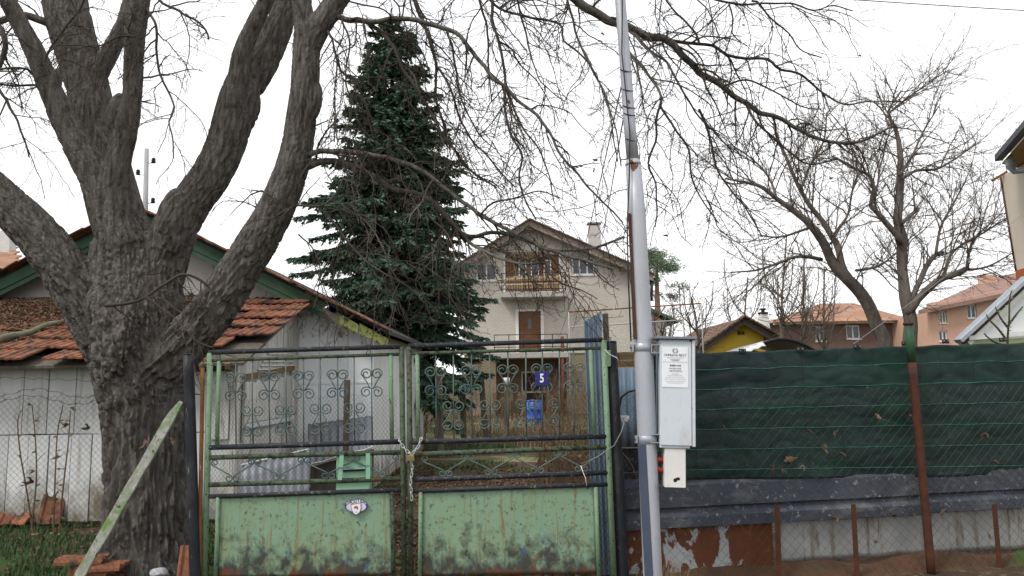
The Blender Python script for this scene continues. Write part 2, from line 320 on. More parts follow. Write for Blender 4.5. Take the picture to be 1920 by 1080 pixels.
MB().prism([c + V((x * .9 * pxm, -.0075, (z * .9 - .4) * pxm)) for x, z in sh], (0, .001, 0)).build('shield', m_white, t)
m_ink = plain('badge_ink', (.02, .02, .05), .5); m_redk = plain('badge_red', (.5, .03, .03), .5)
inst(text_mesh('lettering', 'СОТ', .034, m_ink, .0006), 'lettering', c + V((-1.2 * pxm, -.0095, 5 * pxm)), tilt(-8), t)
MB().prism([c + V((x * pxm, -.0095, z * pxm)) for x, z in [(-4, -6), (-1, -3), (3, -4), (4, -8), (2, -10), (1, -7), (-3, -7.5)]], (0, .001, 0)).build('emblem', m_redk, t)
MB().prism([c + V((x * pxm, -.0095, z * pxm)) for x, z in [(-1, -13), (2, -12.5), (2, -14.5), (-1, -15)]], (0, .001, 0)).build('small_print', plain('badge_ink_pale', (.45, .45, .5), .5), t)
MB().prism([c + V((x * pxm, -.0095, z * pxm)) for x, z in [(-9.2, .2), (8, 2.6), (8, 1.9), (-9.2, -.5)]], (0, .001, 0)).build('shield_line', m_ink, t)
txt = 'ОБЕКТЪТ СЕ ОХРАНЯВА ОТ'
for i, chh in enumerate(txt):
    if chh == ' ': continue
    a = R(158 - i * 136 / (len(txt) - 1)); q = c + V((18.6 * pxm * math.cos(a), -.0022, -3.6 * pxm + 10.2 * pxm * math.sin(a)))
    inst(text_mesh('letter', chh, .013, m_white, .0002, .0004), 'letter', q, tilt(-math.degrees(math.atan2(12 * math.cos(a), 21 * math.sin(a))) * -1), t)
# chain and padlock
ch = thing('chain', 'steel link chain looped round the middle stiles of the gate', 'chain', gp(768, 850, -.03))
lk = MB(); ring = [V((.0145 * math.cos(a), 0, .0095 * math.sin(a) )) + V((.006 * (1 if math.cos(a) > 0 else -1), 0, 0)) for a in [i * math.pi / 7 for i in range(15)]]
lk.tube(ring, .0036, 5, cap=False); link_me = lk.mesh('link', mat('chain_steel', (.6, .6, .6), (.45, .45, .44), rough=.35, metal=.6))
def chain_path(pts, name='link'):
    pts = [V(p) for p in pts]; seg = .029; acc = 0; k = 0
    for a, b in zip(pts[:-1], pts[1:]):
        d = b - a; Ln = d.length; s_ = acc
        while s_ < Ln:
            x = d.normalized(); y = V((0, 1, 0)); z = x.cross(y).normalized(); y = z.cross(x)
            m = Matrix((x, y, z)).transposed() @ Matrix.Rotation(R(90) * (k % 2) + .4, 3, 'X')
            inst(link_me, name, a + x * s_, m, ch); s_ += seg; k += 1
        acc = s_ - Ln
chain_path([gp(789, 825, -.03), gp(784, 838, -.035), gp(771, 853, -.04), gp(758, 841, -.035), gp(749, 827, -.03), gp(752, 821, -.01)])
chain_path([gp(789, 825, -.03), gp(786, 822, .02), gp(768, 822, .03)])
chain_path([gp(771, 862, -.03), gp(773, 880, -.026), gp(770, 905, -.026), gp(772, 935, -.026)])
t = thing('padlock', 'small brass padlock closing the gate chain', 'padlock', gp(770, 860, -.04))
MB().box(gp(770, 859, -.045), (14 * pxm, .016, 10 * pxm)).build('body', plain('brass', (.35, .28, .12), .35, .8), t, bevel=.003)
MB().tube([gp(766 + 4 * (1 - math.cos(a)), 855 - 7 * math.sin(a), -.045) for a in [i * math.pi / 8 for i in range(9)]], .0028, 6).build('shackle', m_wirel, t)
# loose string ties on the gate
one('wire_tie', MB().tube([gp(1134, 655, -.02), gp(1142, 664, -.03), gp(1155, 670, -.03), gp(1159, 674, -.035)], .003, 5), m_white, 'white cord tying gate hinge to the black post', 'cord')
one('wire_tie', MB().tube([gp(1089, 873, -.02), gp(1093, 885, -.03), gp(1098, 897, -.03), gp(1100, 911, -.03)], .003, 5), m_white, 'white cord end hanging from the gate scrolls', 'cord')
one('cable', MB().tube([gp(1090, 870, -.03), gp(1120, 857, -.04), gp(1152, 835, -.06), gp(1165, 810, -.07), gp(1170, 795, -.05), gp(1168, 783, -.02)], .0045, 6), m_wirel, 'grey cable looped from gate to black post', 'cable')
# ---------------------------------------------------------------- posts by the gate
def post(name, label, cat, a, b, r, m, Y, n=14, cap=None):
    A = P(*a, Y); B = P(*b, Y); B = A + (B - A) * ((A.z + .05) / (A.z - B.z))
    t = thing(name, label, cat, (B.x, B.y, 0))
    k = 12; MB().tube([A.lerp(B, i / k) for i in range(k + 1)], r, n).build('shaft', m, t)
    if cap: MB().lathe(A + V((0, 0, -.004)), [(r * 1.04, 0), (r * 1.04, .006), (r * .7, .012)], n).build('cap', cap, t)
    return t
post('gate_post', 'black tubular gate post beside the walnut trunk', 'post', (353, 664), (366, 1078), .041, m_black, 5.86, cap=m_black)
post('gate_post', 'black tubular gate post between gate and metal pole', 'post', (1145, 641), (1168, 1078), .047, m_black, 5.95, cap=m_black)
tp = post('rusty_pole', 'thin rusty pipe between black post and gate hinge side', 'pole', (380, 690), (374, 1060), .0155, m_rustpole, 5.88, 10)
for y in (693, 738): MB().bar(P(358, y, 5.88), P(380, y + 2, 5.88), .008, .004).build('bracket', m_ruststake, tp)
# ---------------------------------------------------------------- chain link helper
def chainlink(fn, wid, hei, cw, chh, r, ragged=0):
    mb = MB(); nx = int(wid / (cw / 2)); ny = int(hei / (chh / 2))
    for k in range(nx):
        pts = []
        for j in range(ny + 1):
            pts.append(fn((k + ((j + k) % 2)) * cw / 2, j * chh / 2, .0015 * (1 if j % 2 else -1)))
        mb.tube(pts, r, 3, cap=False)
    return mb
def hexnet(fn, wid, hei, cw, r):
    """chicken wire: each wire wanders between neighbouring columns with short straight twists"""
    mb = MB(); nx = int(wid / cw); s_ = cw * .58; ny = int(hei / (s_ * 3))
    for k in range(nx * 2):
        pts = []; base = (k // 2) * cw; sg = 1 if k % 2 else -1
        for j in range(ny):
            z = j * s_ * 3
            pts += [fn(base + cw / 2 + sg * .002, z, 0), fn(base + cw / 2 + sg * .002, z + s_, 0), fn(base + cw / 2 + sg * cw / 2 - sg * .002, z + s_ * 1.5, 0), fn(base + cw / 2 + sg * cw / 2 - sg * .002, z + s_ * 2.5, 0)]
        mb.tube(pts, r, 3, cap=False)
    return mb
# left fence
FL = 5.97; A0 = P(-180, 1085, FL); A1 = P(350, 1085, FL)
t = thing('chain_link_fence', 'old chain link fence with barbed top wire before the whitewashed shed', 'fence', (A1.x, FL, 0))
wl = A1.x - A0.x; zt = P(100, 741, FL).z
def fl(u, v, o):
    x = A0.x + u; s = .018 * mnoise.noise(V((x * 3, 0, v * .6)))
    return V((x + .01 * mnoise.noise(V((x * 2, v * 4, 2))), FL + o + .03 * mnoise.noise(V((x * 1.5, v * 1.2, 4))), .03 + v * (zt - .03) / 1.48 + s * v))
chainlink(fl, wl, 1.48, .05, .05, .0013).build('mesh', m_wire, t, fix=False)
for py, sg in ((706, 0), (737, 1), (750, 1)):
    pts = []; w_ = MB()
    for i in range(60):
        px = -180 + 530 * i / 59; yy = py + 8 * math.sin(i * .33 + py) * sg + (12 * (i / 59) ** 2 * 1.6 if not sg else 0) + 2 * math.sin(i * 1.7)
        p = P(px, yy, FL - .01 + .01 * math.sin(i)); pts.append(p)
        if sg and i % 3 == 0:
            for dd in (V((.014, 0, .016)), V((-.013, .004, .014))): w_.tube([p - dd, p + dd], .0012, 3)
    w_.tube(pts, .0022, 4); w_.build('top_wire' if not sg else 'barbed_wire', m_wire, t, fix=False)
# leaning mossy board
A = P(338, 752, 5.82); B = G(140, 1098); bd = MB(); B = V((B.x, 5.55, 0)); B = P(140, 1097, 5.6)
def lb_(u, v):
    p = A.lerp(B, u); return p
d = (B - A).normalized(); n_ = 26; side = d.cross(V((0, 1, 0))).normalized(); nrm = side.cross(d).normalized()
vs = []
for i in range(n_ + 1):
    u = i / n_; p = A.lerp(B, u); hw = .036 * (1 + .1 * mnoise.noise(V((u * 9, 1, 2)))) * (1 if u > .09 else .45 + 6 * u)
    sh_ = .012 * (1 - min(1, u / .09)) + .004 * mnoise.noise(V((u * 5, 7, 7)))
    for a, b in ((-1, -1), (1, -1), (1, 1), (-1, 1)): vs.append(p + side * (hw * a + sh_) + nrm * .013 * b)
bd.add(vs, [(i * 4 + j, i * 4 + (j + 1) % 4, i * 4 + 4 + (j + 1) % 4, i * 4 + 4 + j) for i in range(n_) for j in range(4)] + [(0, 1, 2, 3), (n_ * 4 + 3, n_ * 4 + 2, n_ * 4 + 1, n_ * 4)])
one('leaning_board', bd, m_board_moss, 'mossy split wooden board leaning on the fence by the trunk', 'board', bevel=.003)
# ================================================================== right hand fence
F0 = V((1.40, 6.05, 0)); FA = R(9.5); FD = V((math.cos(FA), math.sin(FA), 0)); FN = V((-math.sin(FA), math.cos(FA), 0))
def fp(px, py, off=0): return PL(px, py, F0 + FN * off, FN)
def fu(px, py, off=0): p = fp(px, py, off); return (p - F0).dot(FD), p.z
def fw(u, z, off=0): return F0 + FD * u + FN * off + V((0, 0, z))
t = thing('chain_link_fence', 'rusty chain link fence holding up the green privacy screen', 'fence', fw(1.5, 0))
ub, _ = fu(1172, 900); ue = 4.9
def fr(u, v, o): return fw(ub + u, v + .02 * mnoise.noise(V((u * 2, v * 2, 0))), o + .012 * mnoise.noise(V((u * 2, v * 2, 8))))
chainlink(fr, ue - ub, 1.52, .085, .085, .0016).build('mesh', mat('rusty_mesh_wire', (.04, .034, .03), (.075, .05, .035), s=5, rough=.7), t, fix=False)
# privacy screen
s = thing('privacy_screen', 'dark green woven privacy screen stretched along the fence', 'screen', fw(1.5, 0, .06))
uL, zTL = fu(1192, 664, .05); uR, zTR = 4.9, fu(1920, 634, .05)[1]; _, zB = fu(1400, 893, .05)
m_scr = mat('green_screen_fabric', (.0035, .019, .018), (.0045, .028, .019), s=.5, rough=.6, spec=.35, bump=.002, bs=60, layers=[((.005, .013, .017), .7, (1, 1, 1.2), .42, .70), ((.007, .055, .022), .45, (1, 1, 1), .50, .78), ((.012, .04, .034), 90, (.25, .25, 1), .55, .7)])
zB2 = fu(1850, 905, .05)[1]
def scr(u, v):
    uu = uL + (uR - uL) * u; zt_ = zTL + (zTR - zTL) * u; zb = zB + (zB2 - zB) * u; ph = uu * 2 * math.pi / .465
    sag = -.010 * (1 - math.cos(ph)) * .5
    z = zb + (zt_ + sag - zb) * v
    cre = 1 - abs(mnoise.noise(V((uu * 3 + z * 2.2, z * 7 - uu * 1.5, 6)))) * 5; f = .014 * math.cos(ph) * v ** 4 + .012 * mnoise.noise(V((uu * 1.6, z * 5, 0))) + .006 * max(0, cre) + .008 * mnoise.noise(V((uu * 6 + z * 3, z * 3 - uu * 4, 3))) + .005 * mnoise.noise(V((uu * 14, z * 9, 3)))
    if v < .10: f += .012 * (.10 - v) / .10 * math.sin(uu * 5)
    return fw(uu, z, .06 + f)
MB().sheet(scr, 220, 60).build('fabric', m_scr, s, solid=.002)
m_gw = mat('green_line', (.08, .32, .22), (.03, .12, .085), s=12, rough=.5)
for k in range(6):
    v = .865 - k * .158
    MB().tube([scr(i / 160, v) + V((0, -.004, .003 * mnoise.noise(V((i * .3, k, 0))))) for i in range(161)], .0021, 4).build('line', m_gw, s, fix=False)
for k in range(16):
    u = .03 + k * .061
    MB().tube([scr(u, j / 14) + V((0, -.003, 0)) for j in range(15)], .0014, 3).build('seam_thread', m_wire, s, fix=False)
for px, py in ((1392, 658), (1500, 655), (1607, 650), (1697, 644), (1773, 640), (1880, 637)):
    p = fp(px, py, .045); c = thing('clip', 'black plastic clip pinching the top hem of the green screen', 'clip', p, 'clips along the top of the green screen')
    MB().box(p, (.062, .012, .036)).build('jaw', m_black, c, bevel=.003)
    for dx in (-.018, .018): MB().box(p + V((dx, -.008, .004)), (.012, .008, .012)).build('tooth', m_wirel, c)
# folded dark metal band under the screen, two sheets meeting at the tall post
m_band = mat('weathered_dark_metal', (.045, .052, .072), (.075, .083, .10), s=3, rough=.65, metal=.25, spec=.3, bump=.001, layers=[((.24, .25, .26), 26, (1, 1, 1), .60, .66), ((.17, .18, .185), 3, (1, 1, 2), .56, .72)])
def band_sheet(u0, u1, label, z0):
    b = MB(); prof = [(.0, 0), (-.055, -.035), (-.06, -.04), (-.225, -.035), (-.24, .0), (-.25, .005), (-.30, -.034), (-.305, -.036), (-.385, -.032), (-.39, -.02)]
    n = 30; k = len(prof); zz = lambda u: z0 + .004 * (u - u0)
    vs = [fw(u0 + (u1 - u0) * i / n, zz(u0 + (u1 - u0) * i / n) + p[0] + .004 * mnoise.noise(V((i * .3, p[0] * 6, u0))), .10 + p[1] * 1.0 + .004 * mnoise.noise(V((i * .2, p[0] * 9, 4)))) for i in range(n + 1) for p in prof]
    b.add(vs, [(i * k + j, i * k + k + j, i * k + k + j + 1, i * k + j + 1) for i in range(n) for j in range(k - 1)])
    return one('metal_sheet', b, m_band, label, 'metal sheet', solid=.002)
zb0 = fu(1350, 893, .08)[1] + .01
um = fu(1735, 900)[0]
band_sheet(ub - .02, um, 'dark folded metal sheet spotted with white below the green screen', zb0 - .01)
band_sheet(um + .004, ue, 'dark folded metal sheet beyond the tall rusty fence post', zb0 + .012)
# pale flat sheets standing behind the mesh
m_pale = mat('pale_galvanised', (.29, .295, .29), (.22, .225, .22), s=2, rough=.6, metal=.2, bump=.003, bs=5, layers=[((.12, .085, .05), 6, (2.2, 2.2, .3), .54, .70), ((.16, .085, .04), 2.5, (1, 1, 1), .86, .98, .30, .02, .42)])
m_rusty = mat('rust_eaten_sheet', (.32, .33, .34), (.26, .27, .28), s=2, rough=.75, bump=.003, bs=8, layers=[((.105, .032, .014), 2.6, (1.3, 1.3, .8), .445, .455), ((.19, .085, .035), 9, (1, 1, 1), .60, .74), ((.07, .028, .012), 5, (1, 1, 1), .62, .75)])
for i, (x0, x1, m, lab) in enumerate(((1180, 1452, m_rusty, 'pale metal sheet eaten by brown rust, beside the silver pole'), (1466, 1738, m_pale, 'pale streaked metal sheet just before the tall rusty post'), (1752, 1990, m_pale, 'pale streaked metal sheet beyond the tall rusty post'))):
    u0, u1 = fu(x0, 1000, .1)[0], fu(x1, 1000, .1)[0]; b = MB()
    b.sheet(lambda u, v: fw(u0 + (u1 - u0) * u, (.02 if i == 0 else .10 + .03 * mnoise.noise(V((u * 4, 0, i)))) * (1 - v) + (zb0 - .36) * v, .135 + .006 * mnoise.noise(V((u * 4, v * 3, i * 5)))), 24, 10)
    one('metal_sheet', b, m, lab, 'metal sheet', solid=.003)
# soil bank behind the fence foot
b = MB(); b.sheet(lambda u, v: fw(ub + (ue - ub) * u, (.13 + .09 * mnoise.noise(V((u * 9, 1, 2))) + .03 * mnoise.noise(V((u * 30, v * 9, 2)))) * math.sin(math.pi * min(1, v * 1.02)) - .03, -.02 + .5 * v), 90, 14)
so_ = b.build('soil_bank', mat('rusty_soil', (.10, .05, .028), (.06, .035, .022), s=5, rough=1, bump=.02, bs=20, layers=[((.05, .08, .02), 2, (1, 1, 1), .60, .70)])); so_['kind'] = 'structure'
so_['label'] = 'brown soil banked against the foot of the metal sheets'
# stakes and tall post
for x0, y0, x1, lab in ((1457, 948, 1461, 'short rusty angle iron stake between rust eaten sheet and streaked sheet'), (1600, 946, 1607, 'short rusty angle iron stake in the middle of a streaked sheet'), (1864, 946, 1876, 'short rusty angle iron stake beyond the tall rusty post')):
    A = fp(x0, y0, -.03); B = fp(x1, 1080, -.03); B = A + (B - A) * ((A.z + .05) / (A.z - B.z)); b = MB()
    b.bar(A, B, .040, .005).bar(A + FD * .0175 + FN * .015, B + FD * .0175 + FN * .015, .005, .035)
    one('stake', b, m_ruststake, lab, 'stake', 'short stakes at the fence foot')
A = fp(1703, 606, -.05); B = fp(1747, 1080, -.05); B = A + (B - A) * ((A.z + .05) / (A.z - B.z))
t = thing('fence_post', 'tall leaning rusty fence post with green painted top', 'post', (B.x, B.y, 0))
q = A.lerp(B, .16); MB().tube([A, q], .034, 14).build('painted_top', mat('old_green_paint', (.02, .09, .035), (.03, .06, .03), s=9, rough=.6, layers=[(RUST, 12, (1, 1, .6), .58, .66)]), t)
MB().tube([q.lerp(B, i / 10) for i in range(11)], .0335, 14).build('shaft', m_ruststake, t)
MB().lathe(A + V((0, 0, -.002)), [(.042, -.012), (.042, .006), (.03, .010)], 14).build('cap', m_ruststake, t)
for py in (700, 760, 835, 930): MB().tube([fp(1703 + 44 * (py - 606) / 474 + 9.5 * math.cos(a), py + 1.5 * math.sin(a), -.05 - .04 * math.sin(a)) for a in [i * math.pi / 6 for i in range(13)]], .0016, 4).build('wire_tie', m_wire, t)
one('wire', MB().tube([P(1600, 645, 6.2).lerp(P(1925, 395, 8.0), i / 12) + V((0, 0, -.03 * math.sin(math.pi * i / 12))) for i in range(13)], .003, 4), m_wirel, 'thin pale wire rising from the screen hem to the neighbouring house', 'wire')
# dead leaves caught in the wire
m_leaf = mat('dead_leaf', (.13, .085, .055), (.05, .034, .024), s=22, rough=.9, rv=.45)
def leaf_me(k, sz=.055):
    b = MB(); rr = random.Random(k); cu = rr.uniform(1, 3); n = 7
    for i in range(n + 1):
        t_ = i / n; wd = sz * .36 * math.sin(math.pi * min(1, t_ * .93 + .05)) ** .8 * rr.uniform(.55, 1.1)
        for sd_ in (-1, 0, 1):
            b.v.append((sd_ * wd * .75 + .3 * sz * math.sin(cu * 1.3 * t_) - .15 * sz, sz * .35 * math.sin(cu * t_) + abs(sd_) * wd * rr.uniform(.4, 1.5) + .007 * rr.uniform(-1, 1), sz * (t_ - .5) * (1 if cu < 2.3 else .7) + .006 * rr.uniform(-1, 1)))
    b.f = [(i * 3 + j, i * 3 + j + 1, i * 3 + 4 + j, i * 3 + 3 + j) for i in range(n) for j in (0, 1)]; b.sm = [True] * len(b.f)
    b.tube([(0, 0, -sz * .5), (0.003, .004, -sz * .75), (.008, .01, -sz * .95)], .0012, 3)
    return b.mesh('dead_leaf', m_leaf, fix=False)
LM = [leaf_me(k, .05 + .012 * k) for k in range(4)]
for i, (px, py, sc_) in enumerate([(1355, 800, 1), (1521, 810, 1), (1571, 815, 1), (1550, 842, 1), (1630, 728, .9), (1645, 781, 1.1), (1709, 775, 1), (1719, 796, .9), (1405, 870, 1), (1452, 878, .9), (1474, 884, .7), (1486, 864, 1.5), (1521, 870, 1), (1580, 853, 1), (1848, 815, 1.1), (1866, 868, .8), (1866, 893, .8), (1768, 962, 1.1), (1568, 972, 1), (1683, 964, .9), (1640, 1016, .9), (1855, 1005, .8), (1505, 878, .8)]):
    o = inst(LM[i % 4], 'dead_leaf', fp(px, py, -.022), (U(-.5, .5), U(-1.5, 1.5), U(-.6, .6)), None, (sc_,) * 3)
    tag(o, 'curled brown dead leaf caught in the wire over the green screen and sheets', 'leaf', 'dead leaves caught in the right hand fence')
for i, (px, py, sc_) in enumerate([(113, 800, 1.4), (135, 768, 1), (156, 803, 1), (262, 832, 1), (250, 845, 1), (322, 828, 1.2), (48, 905, 1.2), (98, 858, .8), (53, 885, 1), (102, 925, .7)]):
    o = inst(LM[i % 4], 'dead_leaf', P(px, py, FL - .02), (U(-.5, .5), U(-1.5, 1.5), U(-.6, .6)), None, (sc_,) * 3)
    tag(o, 'curled brown dead leaf caught in the chain link before the shed', 'leaf', 'dead leaves caught in the left hand fence')
# ================================================================== metal pole with meter box
PY = 5.72
m_pole = mat('silver_pole_paint', (.46, .47, .51), (.37, .38, .42), s=3, st=(2, 2, .5), rough=.45, metal=.25, spec=.4, bump=.0012, bs=50, layers=[((.40, .37, .33), 16, (1, 1, .5), .60, .68), ((.13, .05, .03), 6, (1, 1, .8), .66, .68), ((.30, .17, .05), 4.4, (1.5, 1.5, .3), .68, .74), ((.08, .06, .06), 60, (1, 1, 1), .70, .72)])
ax = [(1142, -300), (1152, -150), (1163, 0), (1171, 100), (1180, 230), (1187, 304)]; lo = [(1187, 304), (1194, 400), (1200, 520), (1206, 640), (1210, 740), (1214, 840), (1219, 960), (1224, 1085), (1227, 1135)]
def pp(px, py, off=0): return P(px, py, PY + off)
t = thing('street_pole', 'tall silver painted steel pole with rust patches, stepped in diameter', 'pole', (pp(1224, 1085).x, PY, 0))
MB().tube([pp(*a) for a in ax], [.038, .041, .043, .045, .047, .049], 24).build('upper_tube', m_pole, t)
MB().tube([pp(*a) for a in lo], [.060, .068, .071, .072, .072, .071, .070, .070, .070], 28).build('lower_tube', m_pole, t)
MB().tube([pp(1186.5, 300), pp(1187, 306), pp(1187.3, 310)], [.050, .061, .0635], 24).build('collar', m_pole, t)
for y in (132, 168, 200, 214, 262):
    cx = 1163 + 24 * y / 304; MB().tube([pp(cx + 11 * math.cos(a), y + 3 * math.sin(a + 1), -.05 * math.sin(a)) for a in [i * math.pi / 8 for i in range(17)]], .0045, 5).build('band', m_black, t)
m_gal = mat('galvanised', (.42, .44, .48), (.33, .35, .39), s=5, rough=.4, metal=.6)
for y in (652, 824):
    cx = 1206 + 8 * (y - 640) / 190
    MB().tube([pp(cx, y - 7), pp(cx, y + 7)], .0765, 28).build('clamp_band', m_gal, t, bevel=.001)
    MB().box(pp(cx - 21, y, -.01), (.02, .05, .055)).build('clamp_lug', m_gal, t, bevel=.003)
    MB().tube([pp(cx - 24, y, -.04), pp(cx - 24, y, .03)], .008, 6).build('bolt', m_ruststake, t)
one('cable', MB().tube([pp(1160, -160, -.06), pp(1167, 0, -.06), pp(1166, 100, -.06), pp(1174, 180, -.062), pp(1181, 250, -.062), pp(1180, 330, -.075), pp(1176, 420, -.075), pp(1178, 520, -.078), pp(1183, 640, -.078)], .0055, 6), plain('black_cable', (.012, .012, .014), .5), 'black cable running down the face of the silver pole', 'cable')
m_redline = mat('red_brown', (.11, .045, .032), (.07, .035, .028), s=20, rough=.85, layers=[((.4, .39, .4), 14, (1, 1, .4), .58, .64)])
one('conduit', MB().bar(pp(1180, 400, -.045), pp(1190.5, 636, -.050), .022, .022), m_redline, 'reddish brown strip on the upper side of the silver pole', 'conduit', bevel=.004)  # narrow reddish brown strip along the left edge of the pole
one('conduit', MB().bar(pp(1203, 832, -.06), pp(1218, 1100, -.062), .058, .03), mat('steel_blue_channel', (.06, .075, .12), (.10, .12, .17), s=4, st=(1, 1, .4), rough=.5, metal=.3, layers=[((.40, .50, .50), 9, (1, 1, .35), .66, .70)]), 'dark blue steel channel strapped to the foot of the silver pole', 'conduit', bevel=.004)
# meter box
BY = 5.60; m_box = mat('grey_box_enamel', (.58, .62, .66), (.54, .58, .62), s=2, rough=.4, spec=.4, layers=[((.30, .30, .29), 34, (1, 1, 1), .64, .70), ((.44, .43, .39), 5, (1, 1, .3), .56, .74)])
TL, BR = P(1235, 637, BY), P(1301, 840, BY); xa, xb, z1, z0 = TL.x, BR.x, TL.z, BR.z
rz = Matrix.Rotation(R(-4), 3, 'Z') @ Matrix.Rotation(R(2.2), 3, 'Y'); cB = V(((xa + xb) / 2, BY + .13, (z0 + z1) / 2))
t = thing('meter_box', 'light grey electric meter box clamped to the silver pole', 'box', cB + V((0, 0, -.45)))
def rb(x0, x1, y0, y1, z0_, z1_, nm, m, bv=.003): MB().box(cB + rz @ V(((x0 + x1) / 2, (y0 + y1) / 2, (z0_ + z1_) / 2)), (x1 - x0, y1 - y0, z1_ - z0_), rz).build(nm, m, t, bevel=bv)
hw, hh = (xb - xa) / 2 - .005, (z1 - z0) / 2
rb(-hw, hw, -.13, .13, -hh, hh, 'cabinet', m_box); rb(-hw + .004, hw + .012, -.142, -.132, -hh + .02, hh - .015, 'door', m_box)
rb(hw + .016, hw + .038, -.15, .10, -hh + .015, hh - .005, 'door_flange', m_box)
rb(-hw - .03, hw + .05, -.17, .16, hh + .002, hh + .022, 'lid', mat('dark_grey_enamel', (.16, .17, .20), (.2, .21, .24), rough=.45)); rb(-hw + .06, hw - .06, -.152, -.142, -hh + .12, -hh + .20, 'worn_label', plain('worn_paint', (.42, .43, .42), .7), 0) if False else None
for zc in (hh - .065, -hh + .07):
    rb(-hw - .055, -hw - .002, -.10, .02, zc + .02, zc + .026, 'bracket', m_gal, 0); rb(-hw - .055, -hw - .002, -.10, .02, zc - .04, zc - .034, 'bracket', m_gal, 0); rb(-hw - .062, -hw - .055, -.10, .02, zc - .04, zc + .026, 'bracket', m_gal, 0)
# bottom duct with a rusted hole
m_duct = mat('white_rusting_duct', (.72, .70, .68), (.64, .62, .60), s=4, rough=.55, layers=[((.25, .12, .05), 14, (1, 1, .6), .63, .72)])
rb(-hw + .035, hw - .03, -.12, .06, -hh - .285, -hh - .002, 'duct', m_duct)
hc = [(-.022, .0), (-.018, .016), (-.004, .018), (.008, .026), (.026, .022), (.026, .006), (.008, .002), (.0, -.008), (-.012, -.012)]
MB().prism([cB + rz @ V((x + .01, -.1215, -hh - .235 + z)) for x, z in hc], (0, .001, 0)).build('rust_hole', plain('hole_rust', (.03, .012, .008), .95), t)
one('paper_notice', MB().sheet(lambda u, v: cB + rz @ V((-hw + .012 + (2 * hw - .025) * u, -.1455 + .0015 * mnoise.noise(V((u * 4, v * 6, 1))), hh - .355 + .30 * v)), 10, 16), mat('torn_paper', (.80, .81, .83), (.74, .75, .78), s=6, rough=.85, layers=[((.50, .53, .56), 11, (1, 1, 1), .64, .66)]), 'white paper death notice pasted on the meter box door', 'notice')
nt_ = bpy.data.objects['paper_notice']
m_pi = plain('notice_ink', (.10, .10, .12), .8); m_pi2 = plain('notice_ink_faded', (.34, .34, .38), .8)
def npos(x, z): return cB + rz @ V((x, -.1485, hh - .055 + z))
rzt = rz @ UP
inst(text_mesh('heading', 'СКРЪБНА ВЕСТ', .021, m_pi, 0, .0003), 'heading', npos(0, -.062), rzt, nt_)
wr = MB()
for sg in (-1, 1): wr.tube([npos(sg * .016 * math.sin(a), -.028 - .016 * math.cos(a)) for a in [R(15 + 12 * i) for i in range(13)]], .0030, 4)
wr.build('wreath', m_pi, nt_)
for i, (z, wd, th) in enumerate([(-.080, .12, .002), (-.092, .07, .003), (-.100, .055, .004), (-.112, .19, .0015), (-.20, .05, .002), (-.212, .11, .0015), (-.226, .15, .0015), (-.240, .16, .0015), (-.254, .15, .0015), (-.266, .12, .0015)]):
    MB().bar(npos(-wd / 2, z), npos(wd / 2, z), th, .0005).build('text_line', m_pi2, nt_)
for z, wd in ((-.138, .075), (-.160, .085), (-.178, .085)):
    lm = MB(); x = -wd / 2
    while x < wd / 2:
        dw = U(.005, .010); lm.bar(npos(x, z), npos(x + dw, z), U(.006, .012), .0005); x += dw + .004
    lm.build('handwritten_line', m_pi2 if z < -.15 else m_pi, nt_)
for k in range(2):
    pts = [P(1222 + 26 * i / 30, 866 + 17 * k + 4 * math.sin(i / 30 * 3 + k), 5.72) for i in range(31)]
    pts = [p + V((0, -.01, 0)) for p in pts]
    one('conduit', MB().tube([pts[0].lerp(pts[-1], i / 60) + V((0, 0, .02 * math.sin(i / 60 * 3.1 + k))) for i in range(61)], [.019 + .003 * (i % 2) for i in range(61)], 10), mat('red_corrugated', (.42, .05, .025), (.32, .04, .02), rough=.4), 'orange red corrugated cable sleeve below the meter box', 'conduit', 'cable sleeves below the meter box')
# ================================================================== bits between gate and pole
def corr(fn_a, fn_b, n, amp, pitch_dir):
    pass
t0p = P(1094, 604, 6.35); t1p = P(1127, 584, 6.35); b1p = V((P(1150, 1000, 6.35).x, 6.35, 0)); b0p = V((P(1112, 1000, 6.35).x, 6.35, 0))
def cs(u, v): return (b0p.lerp(b1p, u)).lerp(t0p.lerp(t1p, u), v) + V((0, .012 * (1 if (int(u * 12) % 3) else -1), 0))
one('metal_sheet', MB().sheet(lambda u, v: cs(min(u, .999), v), 24, 4, False), m_bsheet, 'upright blue grey ribbed metal sheet behind the gate hinge side', 'metal sheet', solid=.002)
one('wooden_post', MB().bar(P(1135, 588, 6.42), V((P(1152, 1000, 6.42).x, 6.42, 0)), .045, .045), m_wood, 'weathered wooden stake behind the ribbed metal sheet', 'post', bevel=.004)
c0 = P(1172, 690, 7.2)
one('metal_sheet', MB().sheet(lambda u, v: V((c0.x - .22 + .52 * u, 7.2 + .014 * math.sin(u * 2 * math.pi * 7), .95 + (c0.z - .95) * v)), 84, 3), m_bsheet, 'blue corrugated sheet fence panel behind the silver pole', 'metal sheet', solid=.002)
for k in range(5):
    z = P(1172, 668, 7.25).z - k * .075
    one('fence_plank', MB().bar(V((c0.x - .25, 7.26, z)), V((c0.x + .45, 7.26, z + U(-.01, .01))), .06, .02), m_woodr, 'weathered horizontal plank above the blue corrugated sheet', 'plank', 'planks behind the silver pole') if k < 2 else None
